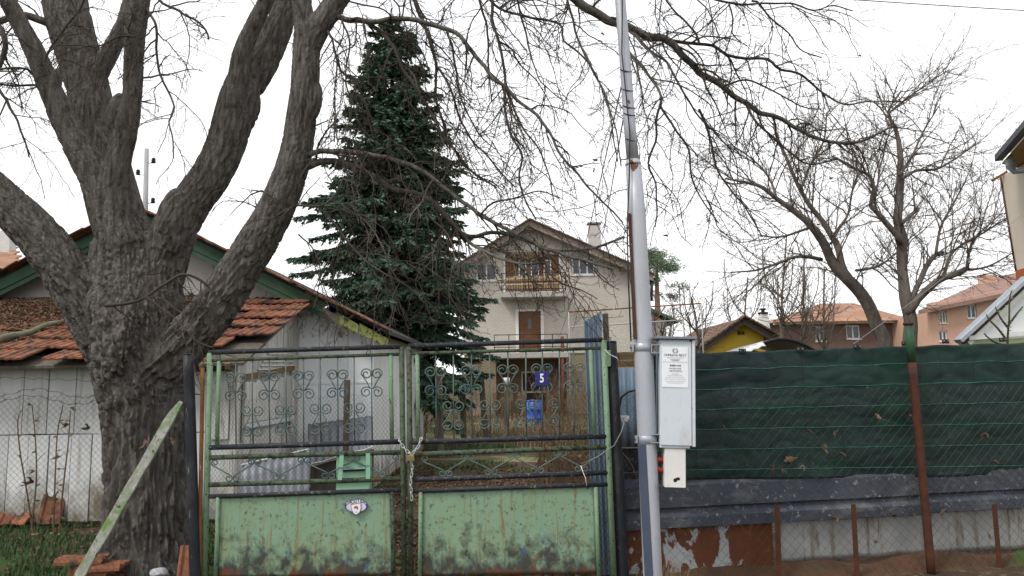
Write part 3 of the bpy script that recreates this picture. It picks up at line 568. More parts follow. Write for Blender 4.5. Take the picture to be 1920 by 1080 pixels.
# chicken wire on the gate's hinge side
u0 = P(1108, 1060, 6.02).x
t = thing('chicken_wire', 'rusty chicken wire strip fixed behind the gate hinge stile', 'wire netting', (u0 + .08, 6.02, 0))
hexnet(lambda u, v, o: V((u0 + u - .06 * (v / 1.5) + .012, 6.02 + o + .01 * mnoise.noise(V((u * 9, v * 3, 0))), .05 + v)), .17, 1.5, .034, .0011).build('mesh', m_wire, t, fix=False)
one('cable', MB().tube([P(1163, 800, 6.1), P(1160, 770, 6.1), P(1165, 745, 6.1), P(1178, 735, 6.08), P(1190, 732, 6.0)], .008, 6), plain('black_cable', (.012, .012, .014), .5), 'black cable loop behind the black post', 'cable')
one('plastic_bracket', MB().box(P(1171, 783, 6.0), (.07, .03, .03)).box(P(1171, 788, 6.0), (.05, .025, .02)), m_white, 'small white plastic bracket beside the black post', 'bracket', bevel=.003)

for k in range(4):  # dark boards added to stand in for the shaded side of the screen
    one('fence_plank', MB().bar(V((c0.x - .26, 7.235 + .002 * k, .12 + .235 * k)), V((c0.x + .3, 7.235, .12 + .235 * k + U(-.01, .01))), .225, .02), m_dark, 'dark board added for shade ' + ('at the ground', 'second from the ground', 'third from the ground', 'just')[k] + ' below the blue corrugated sheet', 'plank')
# ================================================================== whitewashed shed with lean-to
SY, SB = 9.0, 11.5; SX = -3.32; XL = -9.4
shed = thing('shed', 'dilapidated whitewashed wooden shed with clay tiled lean-to behind the walnut', 'shed', ((XL + SX) / 2, SB, 0))
zW = 1.9; zM = 1.03
def plank(x0, x1, z0, z1, y, m, th=.025, lean=0):
    b = MB(); e = .004
    b.prism([(x0 + e, y, z0), (x1 - e, y + U(-.003, .003), z0 + U(-.01, .01)), (x1 - e + lean, y, z1), (x0 + e + lean, y, z1)], (0, th, 0)); b.build('plank', m, shed, bevel=.003)
x = XL
while x < SX - .05:
    wd = min(U(.24, .34), SX - x); plank(x, x + wd, zM + .012, zW, SY + U(-.012, .004), m_plank); x += wd
x = XL
while x < SX - .05:
    wd = min(U(.22, .36), SX - x); plank(x, x + wd, .03, zM, SY + U(-.010, .006), m_plank); x += wd
MB().bx(XL, SX - .03, SY + .035, SY + .06, .0, zW).build('backing', m_wood, shed)
MB().bx(SX - .05, SX + .03, SY - .03, SY + .06, 0, zW + .02).build('corner_post', m_plankw, shed, bevel=.004)
MB().bx(SX - .28, SX - .06, SY - .045, SY - .018, .95, 1.55).build('shutter', m_plankw, shed, bevel=.003)
# side wall (faces right) : weathered boards, big boarded window
def ztop(y): return 1.87 + (y - 8.75) * (2.86 - 1.87) / (11.4 - 8.75) - .10
y = SY + .06
while y < SB - .02:
    wd = min(U(.2, .3), SB - y); a, b_ = y + .004, y + wd - .004; xx = SX + U(-.006, .012)
    MB().prism([(xx, a, .02), (xx, b_, .02), (xx, b_, ztop(b_)), (xx, a, ztop(a))], (-.024, 0, 0)).build('plank', m_plankw, shed, bevel=.003); y += wd
MB().prism([(SX - .03, SY + .06, .0), (SX - .03, SB, 0), (SX - .03, SB, ztop(SB)), (SX - .03, SY + .06, ztop(SY))], (-.02, 0, 0)).build('backing', m_wood, shed)
yw0, yw1 = 9.25, 11.15
for k in range(5):
    a = yw0 + k * (yw1 - yw0) / 5; b_ = a + (yw1 - yw0) / 5 - .012
    MB().bx(SX + .016, SX + .04, a, b_, 1.12, 1.62 + .11 * k / 5).build('shutter_board', m_plankw, shed, bevel=.003)
MB().bar((SX + .045, yw0 - .05, 1.08), (SX + .045, yw1 + .05, 1.08), .05, .06, up=V((0, 0, 1))).build('window_sill', m_plank, shed, bevel=.003)
MB().bar((SX + .045, yw0 - .05, 1.68), (SX + .045, yw1 + .05, 1.82), .03, .07, up=V((0, 0, 1))).build('window_lintel', m_woodr, shed, bevel=.003)
for yy in (yw0 - .03, yw1 + .03): MB().bx(SX + .014, SX + .05, yy - .03, yy + .03, .9, 1.78 if yy > 10 else 1.62).build('window_post', m_plankw, shed, bevel=.003)
for k in range(5):
    z = 1.78 + k * .055
    MB().bar((SX + .02, 9.7 + .1 * k, z), (SX + .02, 11.3, z + .03), .014, .02, up=V((0, 0, 1))).build('lath', m_plank, shed)
# main gable wall
apex = P(262, 404, 11.25); er = P(729, 632, 11.25); slope = (apex.z - er.z) / (er.x - apex.x); XR = P(700, 700, SB).x; XGL = 2 * apex.x - XR
def zr(x): return apex.z - abs(x - apex.x) * slope
x = XGL; 
while x < SX - .02:
    wd = min(.42, SX - x); a, b_ = x + .003, x + wd - .003
    MB().prism([(a, SB, 1.6), (b_, SB, 1.6), (b_, SB, zr(b_) - .05), (a, SB, zr(a) - .05)], (0, .03, 0)).build('gable_board', mat('gable_board_grey', (.42, .41, .39), (.33, .32, .30), s=2, rough=.9, rv=.05), shed); x += wd
for a, b_ in zip((SX, P(598, 700, SB).x, P(652, 700, SB).x), (P(598, 700, SB).x, P(652, 700, SB).x, XR)):
    MB().prism([(a + .003, SB - .004, .02), (b_ - .003, SB - .004, .02), (b_ - .003, SB - .004, zr(b_) - .05), (a + .003, SB - .004, zr(a) - .05)], (0, .03, 0)).build('panel_board', m_plankb, shed, bevel=.003)
zz = P(640, 717, SB).z; MB().bx(SX + .02, XR, SB - .016, SB - .0045, zz - .02, zz + .015).build('batten', m_plankb, shed)
MB().bx(XR - .03, XR - .01, SB + .03, 18, .0, zr(XR) - .05).build('side_wall', m_plank, shed)
MB().prism([(XGL, SB + .05, 0), (XR - .02, SB + .05, 0), (XR - .02, SB + .05, zr(XR) - .1), (apex.x, SB + .05, apex.z - .1), (XGL, SB + .05, zr(XGL) - .1)], (0, .02, 0)).build('backing', m_wood, shed)
MB().prism([(SX, SB - .07, 0), (SX + .04, SB - .07, 0), (SX + .04, SB - .07, 2.45), (SX, SB - .07, 2.45)], (0, .05, 0)).build('corner_post', m_plankw, shed)
# main roof slabs, verge tiles and bargeboards
m_felt = mat('dark_roof_felt', (.03, .028, .027), (.05, .045, .04), rough=.9)
yf = 11.2
for sg in (-1, 1):
    e = V((apex.x + sg * (er.x - apex.x), yf, er.z)); a = V((apex.x, yf, apex.z))
    MB().prism([a + V((0, 0, .10)), e + V((0, 0, .10)), e + V((0, 0, .04)), a + V((0, 0, .04))], (0, 7, 0)).build('roof_slab', m_felt, shed)
    k = .75 if sg > 0 else 1.0
    q = a.lerp(e, k)
    MB().prism([a + V((0, -.03, .05)), q + V((0, -.03, .05)), q + V((0, -.03, -.12)), a + V((0, -.03, -.12))], (0, .03, 0)).build('bargeboard', m_greenb, shed, bevel=.003)
    MB().prism([a + V((0, -.012, -.125)), q + V((0, -.012, -.125)), q + V((0, -.012, -.20)), a + V((0, -.012, -.20))], (0, .02, 0)).build('soffit_trim', m_greenb, shed)
    if sg > 0:
        for k0, k1 in ((.80, .885), (.89, 1.0)):
            p, q2 = a.lerp(e, k0), a.lerp(e, k1); dz = -.05
            MB().prism([p + V((0, -.05, .05 + dz)), q2 + V((0, -.05, .02 + dz)), q2 + V((0, -.05, -.12 + dz)), p + V((0, -.05, -.11 + dz))], (0, .025, 0)).build('bargeboard', m_yelb, shed, bevel=.003)
    n = 16
    for i in range(n):
        p, q2 = a.lerp(e, i / n), a.lerp(e, (i + 1.25) / n)
        p = p + V((0, -.06 + U(-.03, .03), .13 + U(-.01, .015))); q2 = q2 + V((0, -.06 + U(-.03, .03), .115))
        MB().bar(p, q2, .24, .022, up=V((0, 0, 1))).build('verge_tile', m_tile, shed, bevel=.005)
MB().bar((P(606, 577, 11).x, 11.0, P(606, 577, 11).z), P(652, 628, 11), .045, .045).build('brace', m_wood, shed, bevel=.004)
# lean-to roof tiles
def tile_mesh():
    pr = [(0, 0), (.015, .022), (.042, .024), (.06, .007), (.10, .005), (.112, .018), (.135, .018), (.147, .005), (.195, .006), (.225, .012), (.24, .004)]
    b = MB(); n = len(pr); vs = []
    for yy, lift in ((0, 0), (.46, -.004)):
        for x_, z_ in pr: vs.append((x_ - .12, yy, z_ + lift))
        for x_, z_ in pr: vs.append((x_ - .12, yy, z_ * .5 - .018 + lift))
    m = 2 * n
    fs = [(i, i + 1, m + i + 1, m + i) for i in range(n - 1)] + [(n + i + 1, n + i, m + n + i, m + n + i + 1) for i in range(n - 1)]
    fs += [(i + 1, i, n + i, n + i + 1) for i in range(n - 1)] + [(m + i, m + i + 1, m + n + i + 1, m + n + i) for i in range(n - 1)] + [(0, m, m + n, n), (n - 1, 2 * n - 1, m + 2 * n - 1, m + n - 1)]
    return b.add(vs, fs).mesh('roof_tile', m_tile)
TM = tile_mesh()
E0, E1 = V((0, 8.55, 1.86)), V((0, 11.45, 2.88)); sd_ = (E1 - E0).normalized(); snz = V((1, 0, 0)).cross(sd_); rows = 7; ex = (E1 - E0).length / rows
xe = SX + .30
for r in range(rows):
    ncol = int((xe - XL) / .235)
    for c in range(ncol):
        x = xe - .12 - c * .235 + U(-.008, .008)
        if r == 0 and x > -4.35: continue
        if r == 1 and x > -3.45: continue
        if r == 0 and rnd.random() < .06: continue
        p = E0 + sd_ * (r * ex + U(-.02, .02)) + snz * (.055 + U(0, .016)) + V((x, 0, 0))
        xv = V((1, 0, 0)); m = Matrix((xv, sd_, snz)).transposed() @ Matrix.Rotation(U(-.05, .05), 3, 'Z') @ Matrix.Rotation(-R(4.0) + U(-.03, .03), 3, 'X')
        inst(TM, 'roof_tile', p, m, shed)
MB().prism([V((XL, 0, 0)) + E0 + V((0, .12, -.02)), V((xe - .1, 0, 0)) + E0 + V((0, .12, -.02)), V((xe - .1, 0, 0)) + E1 - V((0, 0, .02)), V((XL, 0, 0)) + E1 - V((0, 0, .02))], (0, 0, -.03)).build('roof_deck', m_wood, shed)
for k in range(5): MB().bar(V((-4.7 + k * .02, 8.72 + .05 * k, 1.85 - .02 * k)), V((-3.15 - .06 * k, 8.74 + .05 * k, 1.88 - .025 * k)), .05, .03).build('eave_board', m_woodr, shed, bevel=.005)
for k in range(4): MB().bar(V((-4.2 + k * .3, 8.66, 1.80)), V((-4.1 + k * .3, 9.6, 2.12)), .06, .07, up=V((0, 0, 1))).build('rafter', m_woodr, shed, bevel=.004)
# fallen leaves: on the lean-to roof and over the yard
def leaf_field(name, label, n, fn, m, sz=(.03, .06), seed=1):
    rr = np.random.RandomState(seed); vs = np.zeros((n, 5, 3)); 
    for i in range(n):
        p, nv = fn(rr); nv = V(nv); a = nv.orthogonal().normalized(); q = Matrix.Rotation(rr.uniform(0, 6.28), 3, nv); a = q @ a
        tl = Matrix.Rotation(rr.uniform(-.6, .6), 3, a); nn = tl @ nv; b = nn.cross(a); L_ = rr.uniform(*sz); wd = L_ * rr.uniform(.3, .5); cu = rr.uniform(.0, .45) * L_
        p = V(p) + nv * rr.uniform(.004, .03)
        vs[i] = [p - a * L_ * .5, p - b * wd * .5 + nn * cu, p + a * L_ * .5, p + b * wd * .5 + nn * cu, p]
    b = MB(); b.v = [tuple(x) for x in vs.reshape(-1, 3)]
    for i in range(n): k = i * 5; b.f += [(k, k + 1, k + 4), (k + 1, k + 2, k + 4), (k + 2, k + 3, k + 4), (k + 3, k, k + 4)]
    b.sm = [False] * len(b.f)
    return tag(b.build(name, m, fix=False), label, None, None, 'stuff')
m_fl = mat('fallen_leaf', (.20, .125, .075), (.09, .055, .036), s=16, rough=.9, layers=[((.30, .22, .16), 23, (1, 1, 1), .58, .66), ((.05, .032, .022), 31, (1, 1, 1), .60, .68)], detail=2)
leaf_field('roof_leaves', 'brown fallen leaves covering the lean-to roof', 6500, lambda rr: ((lambda u, v: (E0 + sd_ * (v * (E1 - E0).length) + V((u, 0, 0)) + snz * .065, snz))(rr.uniform(XL, -4.6), 1 - abs(rr.normal(0, .30)) % .8)), m_fl, (.05, .10), 3)
def yard(rr):
    while True:
        x = rr.uniform(-2.2, 2.0); y = 6.0 + 8.5 * rr.uniform(0, 1) ** 1.2
        if mnoise.noise(V((x * .6, y * .6, 2))) > -.25 - max(0, (9 - y) * .2): return (x, y, gz(x, y)), (0, 0, 1)
leaf_field('fallen_leaves', 'thick brown fallen leaves carpeting the yard behind the gate', 13000, yard, m_fl, (.05, .10), 5)
leaf_field('fallen_leaves', 'scattered brown leaves below the walnut and along the fence', 900, lambda rr: ((lambda x, y: ((x, y, gz(x, y)), (0, 0, 1)))(rr.uniform(-5.5, -2.0), rr.uniform(5.7, 9.0))), m_fl, (.04, .09), 6)
# fallen mossy branch on the roof
pa, pb = P(-10, 645, 9.1), P(118, 606, 10.0)
one('fallen_branch', MB().tube([pa.lerp(pb, i / 8) + V((0, 0, .03 + .02 * math.sin(i * 1.3))) for i in range(9)], [.045 - .002 * i for i in range(9)], 9), mat('mossy_branch', (.10, .115, .045), (.22, .21, .18), s=9, rough=.95, bump=.004), 'mossy fallen branch lying on the leafy lean-to roof', 'branch')
# terracotta tiles stacked against the shed and by the trunk
k = 0
for px, py, yaw, lean_, lab in ((80, 968, .2, .9, 0), (112, 962, -.3, .8, 0), (148, 968, .1, .35, 0), (92, 948, .5, .8, 0), (130, 948, -.1, 1.1, 0)):
    p = G(px, py); m = Matrix.Rotation(yaw, 3, 'Z') @ Matrix.Rotation(1.57 - lean_, 3, 'X')
    o = inst(TM, 'roof_tile', V((p.x, min(p.y, 8.9), .02)), m, None, (1.1, .8, 1)); tag(o, 'old clay roof tile leaning against the foot of the whitewashed shed', 'roof tile', 'clay tiles at the foot of the shed')
for px, py, z, yaw, lean_, lab in ((262, 1062, .06, .1, .0, 'clay roof tile second from the top of the pile by the trunk'), (250, 1052, .11, .25, .05, 'clay roof tile lying on top of the pile by the trunk'), (240, 1066, .015, -.2, .0, 'clay roof tile in the middle of the pile by the trunk'), (246, 1066, -.035, -.1, .0, 'clay roof tile second from the ground in the pile by the trunk'), (238, 1066, -.085, .15, .0, 'lowest clay roof tile on the ground under the pile by the trunk')):
    p = G(px, py); m = Matrix.Rotation(yaw + 1.57, 3, 'Z') @ Matrix.Rotation(lean_, 3, 'X'); o = inst(TM, 'roof_tile', V((p.x + .18, 6.28, z + .10)), m, None, (1, .75, 1.2)); tag(o, lab, 'roof tile')
o = inst(TM, 'roof_tile', P(352, 1100, 6.05), Matrix.Rotation(-.15, 3, 'Y') @ Matrix.Rotation(1.05, 3, 'X'), None, (.85, .72, 1.2)); tag(o, 'orange clay roof tile standing on end beside the black gate post', 'roof tile')
b = MB(); bmx = bmesh.new(); bmesh.ops.create_icosphere(bmx, subdivisions=2, radius=.07)
p0 = P(298, 1074, 6.1)
b.add([p0 + V((v.co.x * 1.0, v.co.y, v.co.z * .55)) * (1 + .0) + V((0, 0, .02 * mnoise.noise(v.co * 20))) for v in bmx.verts], [tuple(v.index for v in f.verts) for f in bmx.faces]); bmx.free()
one('stone', b, plain('pale_stone', (.45, .45, .47), .9), 'pale stone lying between the clay tiles by the trunk', 'stone')
# grass
def grass(name, label, n, fn, m, h=(.05, .12), seed=2, wd=.006):
    rr = random.Random(seed); b = MB()
    for i in range(n):
        x, y, hs = fn(rr); z = gz(x, y); H = rr.uniform(*h) * hs; a = rr.uniform(0, 6.28); lx, ly_ = math.cos(a) * H * rr.uniform(.1, .7), math.sin(a) * H * rr.uniform(.1, .7); sx, sy_ = -math.sin(a) * wd, math.cos(a) * wd
        k = len(b.v); b.v += [(x - sx, y - sy_, z - .01), (x + sx, y + sy_, z - .01), (x + lx * .4 + sx * .8, y + ly_ * .4 + sy_ * .8, z + H * .6), (x + lx * .4 - sx * .8, y + ly_ * .4 - sy_ * .8, z + H * .6), (x + lx, y + ly_, z + H)]
        b.f += [(k, k + 1, k + 2, k + 3), (k + 3, k + 2, k + 4)]; b.sm += [True, True]
    return tag(b.build(name, m, fix=False), label, None, None, 'stuff')
m_grass = mat('green_grass', (.028, .075, .016), (.045, .095, .025), s=3, rough=.7, spec=.3, layers=[((.16, .15, .06), 5, (1, 1, 1), .62, .72)])
m_dry = mat('dry_grass', (.27, .21, .125), (.17, .125, .075), s=3, rough=.85)
def gleft(rr):
    while True:
        x = rr.uniform(-6, -1.9); y = rr.uniform(5.6, 8.9)
        if mnoise.noise(V((x * 1.1, y * 1.1, 7))) > -.25: return x, y, 1
grass('grass', 'short green grass around the foot of the walnut', 9000, gleft, m_grass, (.03, .09), 2)
def gyard(rr):
    while True:
        x = rr.uniform(-5, 2.2); y = rr.uniform(9, 26)
        if y > 11 and mnoise.noise(V((x * .7, y * .4, 17))) > .12: return x, y, 1
grass('grass', 'green grass patches across the yard', 3600, gyard, m_grass, (.04, .12), 3, .01)
def gdry(rr):
    c_ = rr.choice(((.0, 24), (.6, 26), (.2, 22), (1.0, 22), (-.4, 25), (.8, 19), (.3, 28))); return rr.gauss(c_[0], .55), rr.gauss(c_[1], 1.3), rr.uniform(.6, 1)
grass('dry_grass', 'straw coloured dry grass in front of the house', 3200, gdry, m_dry, (.12, .45), 4, .012)
grass('dry_grass', 'dry grass tufts at the foot of the silver pole', 160, lambda rr: (rr.gauss(1.16, .1), rr.uniform(5.75, 6.0), 1), m_dry, (.08, .26), 5, .003)
# grey sheets leaning beside the shed (low chicken run)
def csheet(name, label, q, amp, n, edge):
    a, b_, c_, d_ = q; nr = (b_ - a).cross(d_ - a).normalized(); t = thing(name, label, 'metal sheet', V((a.x, a.y, 0)))
    MB().sheet(lambda u, v: a.lerp(b_, u).lerp(d_.lerp(c_, u), v) + nr * amp * math.sin(u * n * 6.283), n * 8, 4).build('sheet', m_gsheet, t, solid=.003)
    if edge: MB().tube([a.lerp(b_, i / 20) + nr * amp * math.sin(i) for i in range(21)], .012, 5).build('turned_edge', m_edge, t)
csheet('metal_sheet', 'grey corrugated sheet with pale edge leaning by the weathered shed side', [P(452, 872, 8.7), P(580, 842, 9.0), P(580, 935, 8.8), P(452, 985, 8.5)], .008, 9, True)
csheet('metal_sheet', 'grey corrugated sheet with pale edge below the bright white shed boards', [P(580, 872, 10.2), P(700, 838, 10.2), P(699, 779, 11.3), P(577, 796, 11.3)], .008, 9, True)
one('low_wall', MB().prism([P(582, 876, 10.4), P(700, 842, 10.4), V((P(700, 842, 10.4).x, 10.4, 0)), V((P(582, 876, 10.4).x, 10.4, 0))], (0, .05, 0)), m_wood, 'low dark boarded wall under the grey corrugated sheet', 'wall')
# inner wire fence behind the gate
IY = 8.1
t = thing('wire_netting', 'sagging wire netting across the yard before the shed side', 'wire netting', (P(550, 800, IY).x, IY, 0))
x0 = P(395, 800, IY).x; x1 = P(745, 800, IY).x; zt = P(560, 742, IY).z
chainlink(lambda u, v, o: V((x0 + u, IY + o + .02 * mnoise.noise(V((u * 2, v, 0))), .05 + v + .03 * mnoise.noise(V((u * 2, v * 2, 3))) - .02 * math.sin(u * 3))), x1 - x0, zt - .05, .042, .056, .0014).build('mesh', m_wire, t, fix=False)
one('fence_post', MB().bar(P(651, 712, IY + .06), V((P(648, 850, IY + .06).x, IY + .06, -.05)), .062, .05), m_wood, 'dark square wooden post standing in the netting beside the shed', 'post', bevel=.006)
for px, py, pb_, Y, lab, wp in ((822, 700, 826, 16.5, 'dark wooden yard post just behind the gate chain', 0), (867, 710, 870, 19.5, 'wooden yard post capped with a white cup', 1), (902, 705, 912, 20.0, 'slanting broken wooden yard post', 0), (950, 715, 950, 23, 'pale topped wooden post in the far yard fence', 1)):
    tt = thing('fence_post', lab, 'post', (P(pb_, 800, Y).x, Y, 0))
    MB().bar(P(px, py, Y), V((P(pb_, 820, Y).x, Y, -.05)), .15, .12).build('shaft', m_wood, tt, bevel=.01)
    if wp: MB().lathe(P(px, py, Y) + V((0, 0, -.02)), [(.08, -.10), (.10, .12), (.09, .13)], 12).build('cup', m_white, tt)
t = thing('wire_netting', 'fine rusty netting fence between the yard posts before the house', 'wire netting', (-1, 20, 0))
x0 = P(690, 800, 20).x; x1 = P(975, 800, 20).x; zt = P(850, 738, 20).z
chainlink(lambda u, v, o: V((x0 + u, 20.2 + o + .05 * mnoise.noise(V((u, v, 0))), .02 + v)), x1 - x0, zt, .10, .10, .0035).build('mesh', mat('rusty_netting', (.12, .07, .05), (.08, .05, .035), rough=.8), t, fix=False)
k = 0
for i in range(16):
    px = 925 + i * 7.2; Y = 27 + .1 * i; H = P(px, 738 + U(-8, 10), Y).z
    one('fence_picket', MB().bar(V((P(px, 750, Y).x, Y, 0)), V((P(px, 750, Y).x + U(-.05, .05), Y, H)), .11, .025), m_woodr, 'narrow weathered picket in the ragged fence before the house', 'picket', 'ragged pickets before the house') if not 985 < px < 1022 else None
# blue barrel
p = V((P(1003, 780, 26).x, 26, 0)); t = thing('barrel', 'bright blue plastic barrel standing in dry grass', 'barrel', p); m_bar = mat('blue_plastic', (.012, .09, .42), (.010, .07, .34), rough=.35, spec=.5)
MB().lathe(p + V((0, 0, 0)), [(.26, 0), (.285, .03), (.29, .25), (.30, .27), (.30, .29), (.29, .31), (.29, .55), (.30, .57), (.30, .59), (.29, .61), (.285, .80), (.25, .84), (.25, .86)], 28).build('body', m_bar, t)
MB().lathe(p + V((0, 0, .855)), [(.265, 0), (.265, .03), (.22, .035)], 28).build('rim', m_bar, t)
# ================================================================== house
HY = 35.0
def XZ(px, py, Y): p = P(px, py, Y); return p.x, p.z
m_rend = mat('roughcast_render', (.53, .49, .43), (.46, .425, .37), s=1.2, rough=.95, bump=.05, bs=14, spec=.15, layers=[((.30, .26, .20), .7, (1, 1, 1), .66, .80)])
m_base = mat('brown_plinth_render', (.27, .215, .145), (.22, .175, .12), s=1.5, rough=.95, bump=.03, bs=14)
m_wh = plain('white_trim', (.72, .71, .69), .6); m_glass = mat('window_glass', (.045, .055, .075), (.03, .035, .05), s=.8, rough=.08, spec=.6); m_brown = mat('varnished_wood', (.20, .085, .03), (.13, .055, .022), s=3, st=(6, 6, .4), rough=.5, rv=.1)
m_conc = mat('concrete', (.42, .40, .37), (.32, .30, .28), s=3, rough=.9, bump=.01, bs=20, layers=[((.2, .19, .17), 2, (1, 1, .3), .6, .75)])
m_iron = plain('black_iron', (.02, .02, .022), .6, .3)
def wall_holes(xa, xb, za, zb, Y, holes, rev=.15):
    b = MB(); gx = sorted({xa, xb, *[h[0] for h in holes], *[h[1] for h in holes]}); gzz = sorted({za, zb, *[h[2] for h in holes], *[h[3] for h in holes]})
    for i in range(len(gx) - 1):
        for j in range(len(gzz) - 1):
            mx_, mz = (gx[i] + gx[i + 1]) / 2, (gzz[j] + gzz[j + 1]) / 2
            if any(h[0] < mx_ < h[1] and h[2] < mz < h[3] for h in holes): continue
            b.add([(gx[i], Y, gzz[j]), (gx[i + 1], Y, gzz[j]), (gx[i + 1], Y, gzz[j + 1]), (gx[i], Y, gzz[j + 1])], [(0, 1, 2, 3)])
    for h in holes:
        x0_, x1_, z0_, z1_ = h
        b.add([(x0_, Y, z0_), (x1_, Y, z0_), (x1_, Y, z1_), (x0_, Y, z1_), (x0_, Y + rev, z0_), (x1_, Y + rev, z0_), (x1_, Y + rev, z1_), (x0_, Y + rev, z1_)], [(0, 1, 5, 4), (1, 2, 6, 5), (2, 3, 7, 6), (3, 0, 4, 7)])
    return b
def window(parent, h, Y, m=None, mull=1, fw_=.07, sill=True):
    m = m or m_wh; x0_, x1_, z0_, z1_ = h; y = Y + .08
    f = MB(); f.bx(x0_, x0_ + fw_, y, y + .06, z0_, z1_).bx(x1_ - fw_, x1_, y, y + .06, z0_, z1_).bx(x0_ + fw_, x1_ - fw_, y, y + .06, z1_ - fw_, z1_).bx(x0_ + fw_, x1_ - fw_, y, y + .06, z0_, z0_ + fw_)
    for k in range(mull): xm = x0_ + (x1_ - x0_) * (k + 1) / (mull + 1); f.bx(xm - fw_ / 2, xm + fw_ / 2, y, y + .06, z0_ + fw_, z1_ - fw_)
    o = f.build('window', m, parent)
    for k in range(mull + 1):
        xl = x0_ + (x1_ - x0_) * k / (mull + 1) + fw_ * .6; xr = x0_ + (x1_ - x0_) * (k + 1) / (mull + 1) - fw_ * .6
        MB().bx(xl, xr, y + .035, y + .045, z0_ + fw_, z1_ - fw_).build('pane', m_glass, o)
    if sill: MB().bx(x0_ - .05, x1_ + .05, Y - .06, Y + .08, z0_ - .05, z0_ - .001).build('sill', m, o)
    return o
xl, _ = XZ(868, 600, HY); xr, _ = XZ(1210, 600, HY); xa_, za_ = XZ(993, 417, HY); _, ze = XZ(1215, 512, HY); zbase = XZ(1000, 663, HY)[1]
xer, zer = XZ(1224, 516, HY - .5); xel, zel = XZ(846, 507, HY - .5); xap, zap = XZ(993, 414, HY - .5)
house = thing('house', 'two storey beige roughcast house with gable, balcony and chevron door', 'house', ((xl + xr) / 2, HY, 0))
def H(px0, py0, px1, py1): x0_, z1_ = XZ(px0, py0, HY); x1_, z0_ = XZ(px1, py1, HY); return (x0_, x1_, z0_, z1_)
hwl = H(893, 493, 931, 526); hwr = H(1072, 483, 1116, 515); hb = H(947, 478, 1049, 547); hd = H(972, 584, 1015, 664); hd = (hd[0], hd[1], zbase + .02, hd[3])
def roofz(x): return (zap - .15) - (x - xap) * (zap - zer) / (xer - xap) if x > xap else (zap - .15) - (xap - x) * (zap - zel) / (xap - xel)
zc = min(roofz(xl), roofz(xr)) - .05
zt_ = max(hb[3], hwr[3], hwl[3]) + .02
xR2 = min(xr, xap + (zap - .15 - zt_) * (xer - xap) / (zap - zer)); xL2 = max(xl, xap - (zap - .15 - zt_) * (xap - xel) / (zap - zel)); xL2 = min(xL2, hwl[0] - .02); xR2 = max(xR2, hwr[1] + .05)
b = wall_holes(xL2, xR2, zbase, zt_, HY, [hwl, hwr, hb, hd], .2)
b.add([(xL2, HY, zt_), (xR2, HY, zt_), (xap, HY, roofz(xap))], [(0, 1, 2)]); b.add([(xR2, HY, zbase), (xr, HY, zbase), (xr, HY, roofz(xr)), (xR2, HY, min(zt_, roofz(xR2) + .08))], [(0, 1, 2, 3)]); b.add([(xl, HY, zbase), (xL2, HY, zbase), (xL2, HY, min(zt_, roofz(xL2) + .1)), (xl, HY, roofz(xl))], [(0, 1, 2, 3)])
b.add([(xl, HY, zbase), (xl, HY + 9, zbase), (xl, HY + 9, roofz(xl)), (xl, HY, roofz(xl)), (xr, HY, zbase), (xr, HY + 9, zbase), (xr, HY + 9, roofz(xr)), (xr, HY, roofz(xr))], [(0, 1, 2, 3), (4, 5, 6, 7)])
b.build('wall', m_rend, house, fix=False)
bdoor = H(981, 699, 1030, 790); bdoor = (bdoor[0], bdoor[1], .05, bdoor[3]); xs0 = XZ(930, 700, HY)[0]; xs1 = XZ(1062, 700, HY)[0]
wall_holes(xl + .05, xr - .05, -.1, zbase, HY + .06, [(xs0, xs1, .0, zbase - .15)], 1.6).build('plinth', m_base, house, fix=False)
wall_holes(xs0, xs1, 0, zbase - .15, HY + 1.66, [bdoor], .1).build('porch_wall', m_base, house, fix=False)
window(house, hwl, HY); window(house, hwr, HY, mull=2)
# balcony back wall of brown boards, three windows
nb = 12
for k in range(nb):
    x0_ = hb[0] + (hb[1] - hb[0]) * k / nb; MB().bx(x0_ + .006, x0_ + (hb[1] - hb[0]) / nb - .006, HY + .12, HY + .15, hb[2], hb[3]).build('board', m_brown, house)
MB().bx(hb[0], hb[1], HY + .16, HY + .19, hb[2], hb[3]).build('backing', m_iron, house)
for a, b_ in ((972, 987), (995, 1011), (1019, 1034)):
    h = H(a, 487, b_, 524); window(house, h, HY - .03, mull=0, fw_=.05, sill=False)
MB().bx(hb[0] - .08, hb[0], HY - .02, HY + .15, hb[2], hb[3]).build('trim', m_wh, house); MB().bx(hb[1], hb[1] + .08, HY - .02, HY + .15, hb[2], hb[3]).build('trim', m_wh, house)
for k in range(15):
    x0_ = hb[0] + .1 + k * .13; MB().bx(x0_, x0_ + .10, HY - .12, HY - .10, hb[3] - U(.1, .32), hb[3] + .12).build('valance_strip', m_woodr, house)
# balcony slab and railing
BYY = HY - 1.15
bx0, bz0 = XZ(939, 558, BYY); bx1, bz1 = XZ(1063, 547, BYY); bzt = XZ(1000, 521, BYY)[1]
MB().bx(bx0, bx1, BYY, HY - .002, bz0, bz0 + .27).build('balcony_slab', m_conc, house, bevel=.02); zf = bz0 + .272
rail = MB()
for z in (zf + .12, zf + .45, zf + .85): rail.tube([(bx0 + .05, BYY + .05, z), (bx1 - .05, BYY + .05, z)], .018, 6).tube([(bx0 + .05, BYY + .05, z), (bx0 + .05, HY, z)], .018, 6).tube([(bx1 - .05, BYY + .05, z), (bx1 - .05, HY, z)], .018, 6)
for x_ in (bx0 + .05, (bx0 + bx1) / 2, bx1 - .05): rail.tube([(x_, BYY + .05, zf), (x_, BYY + .05, zf + .87)], .022, 6)
ro = rail.build('balcony_railing', m_iron, house)
m_bam = mat('bamboo_slat', (.46, .35, .22), (.30, .21, .13), s=4, rough=.8, rv=.3)
n = 22
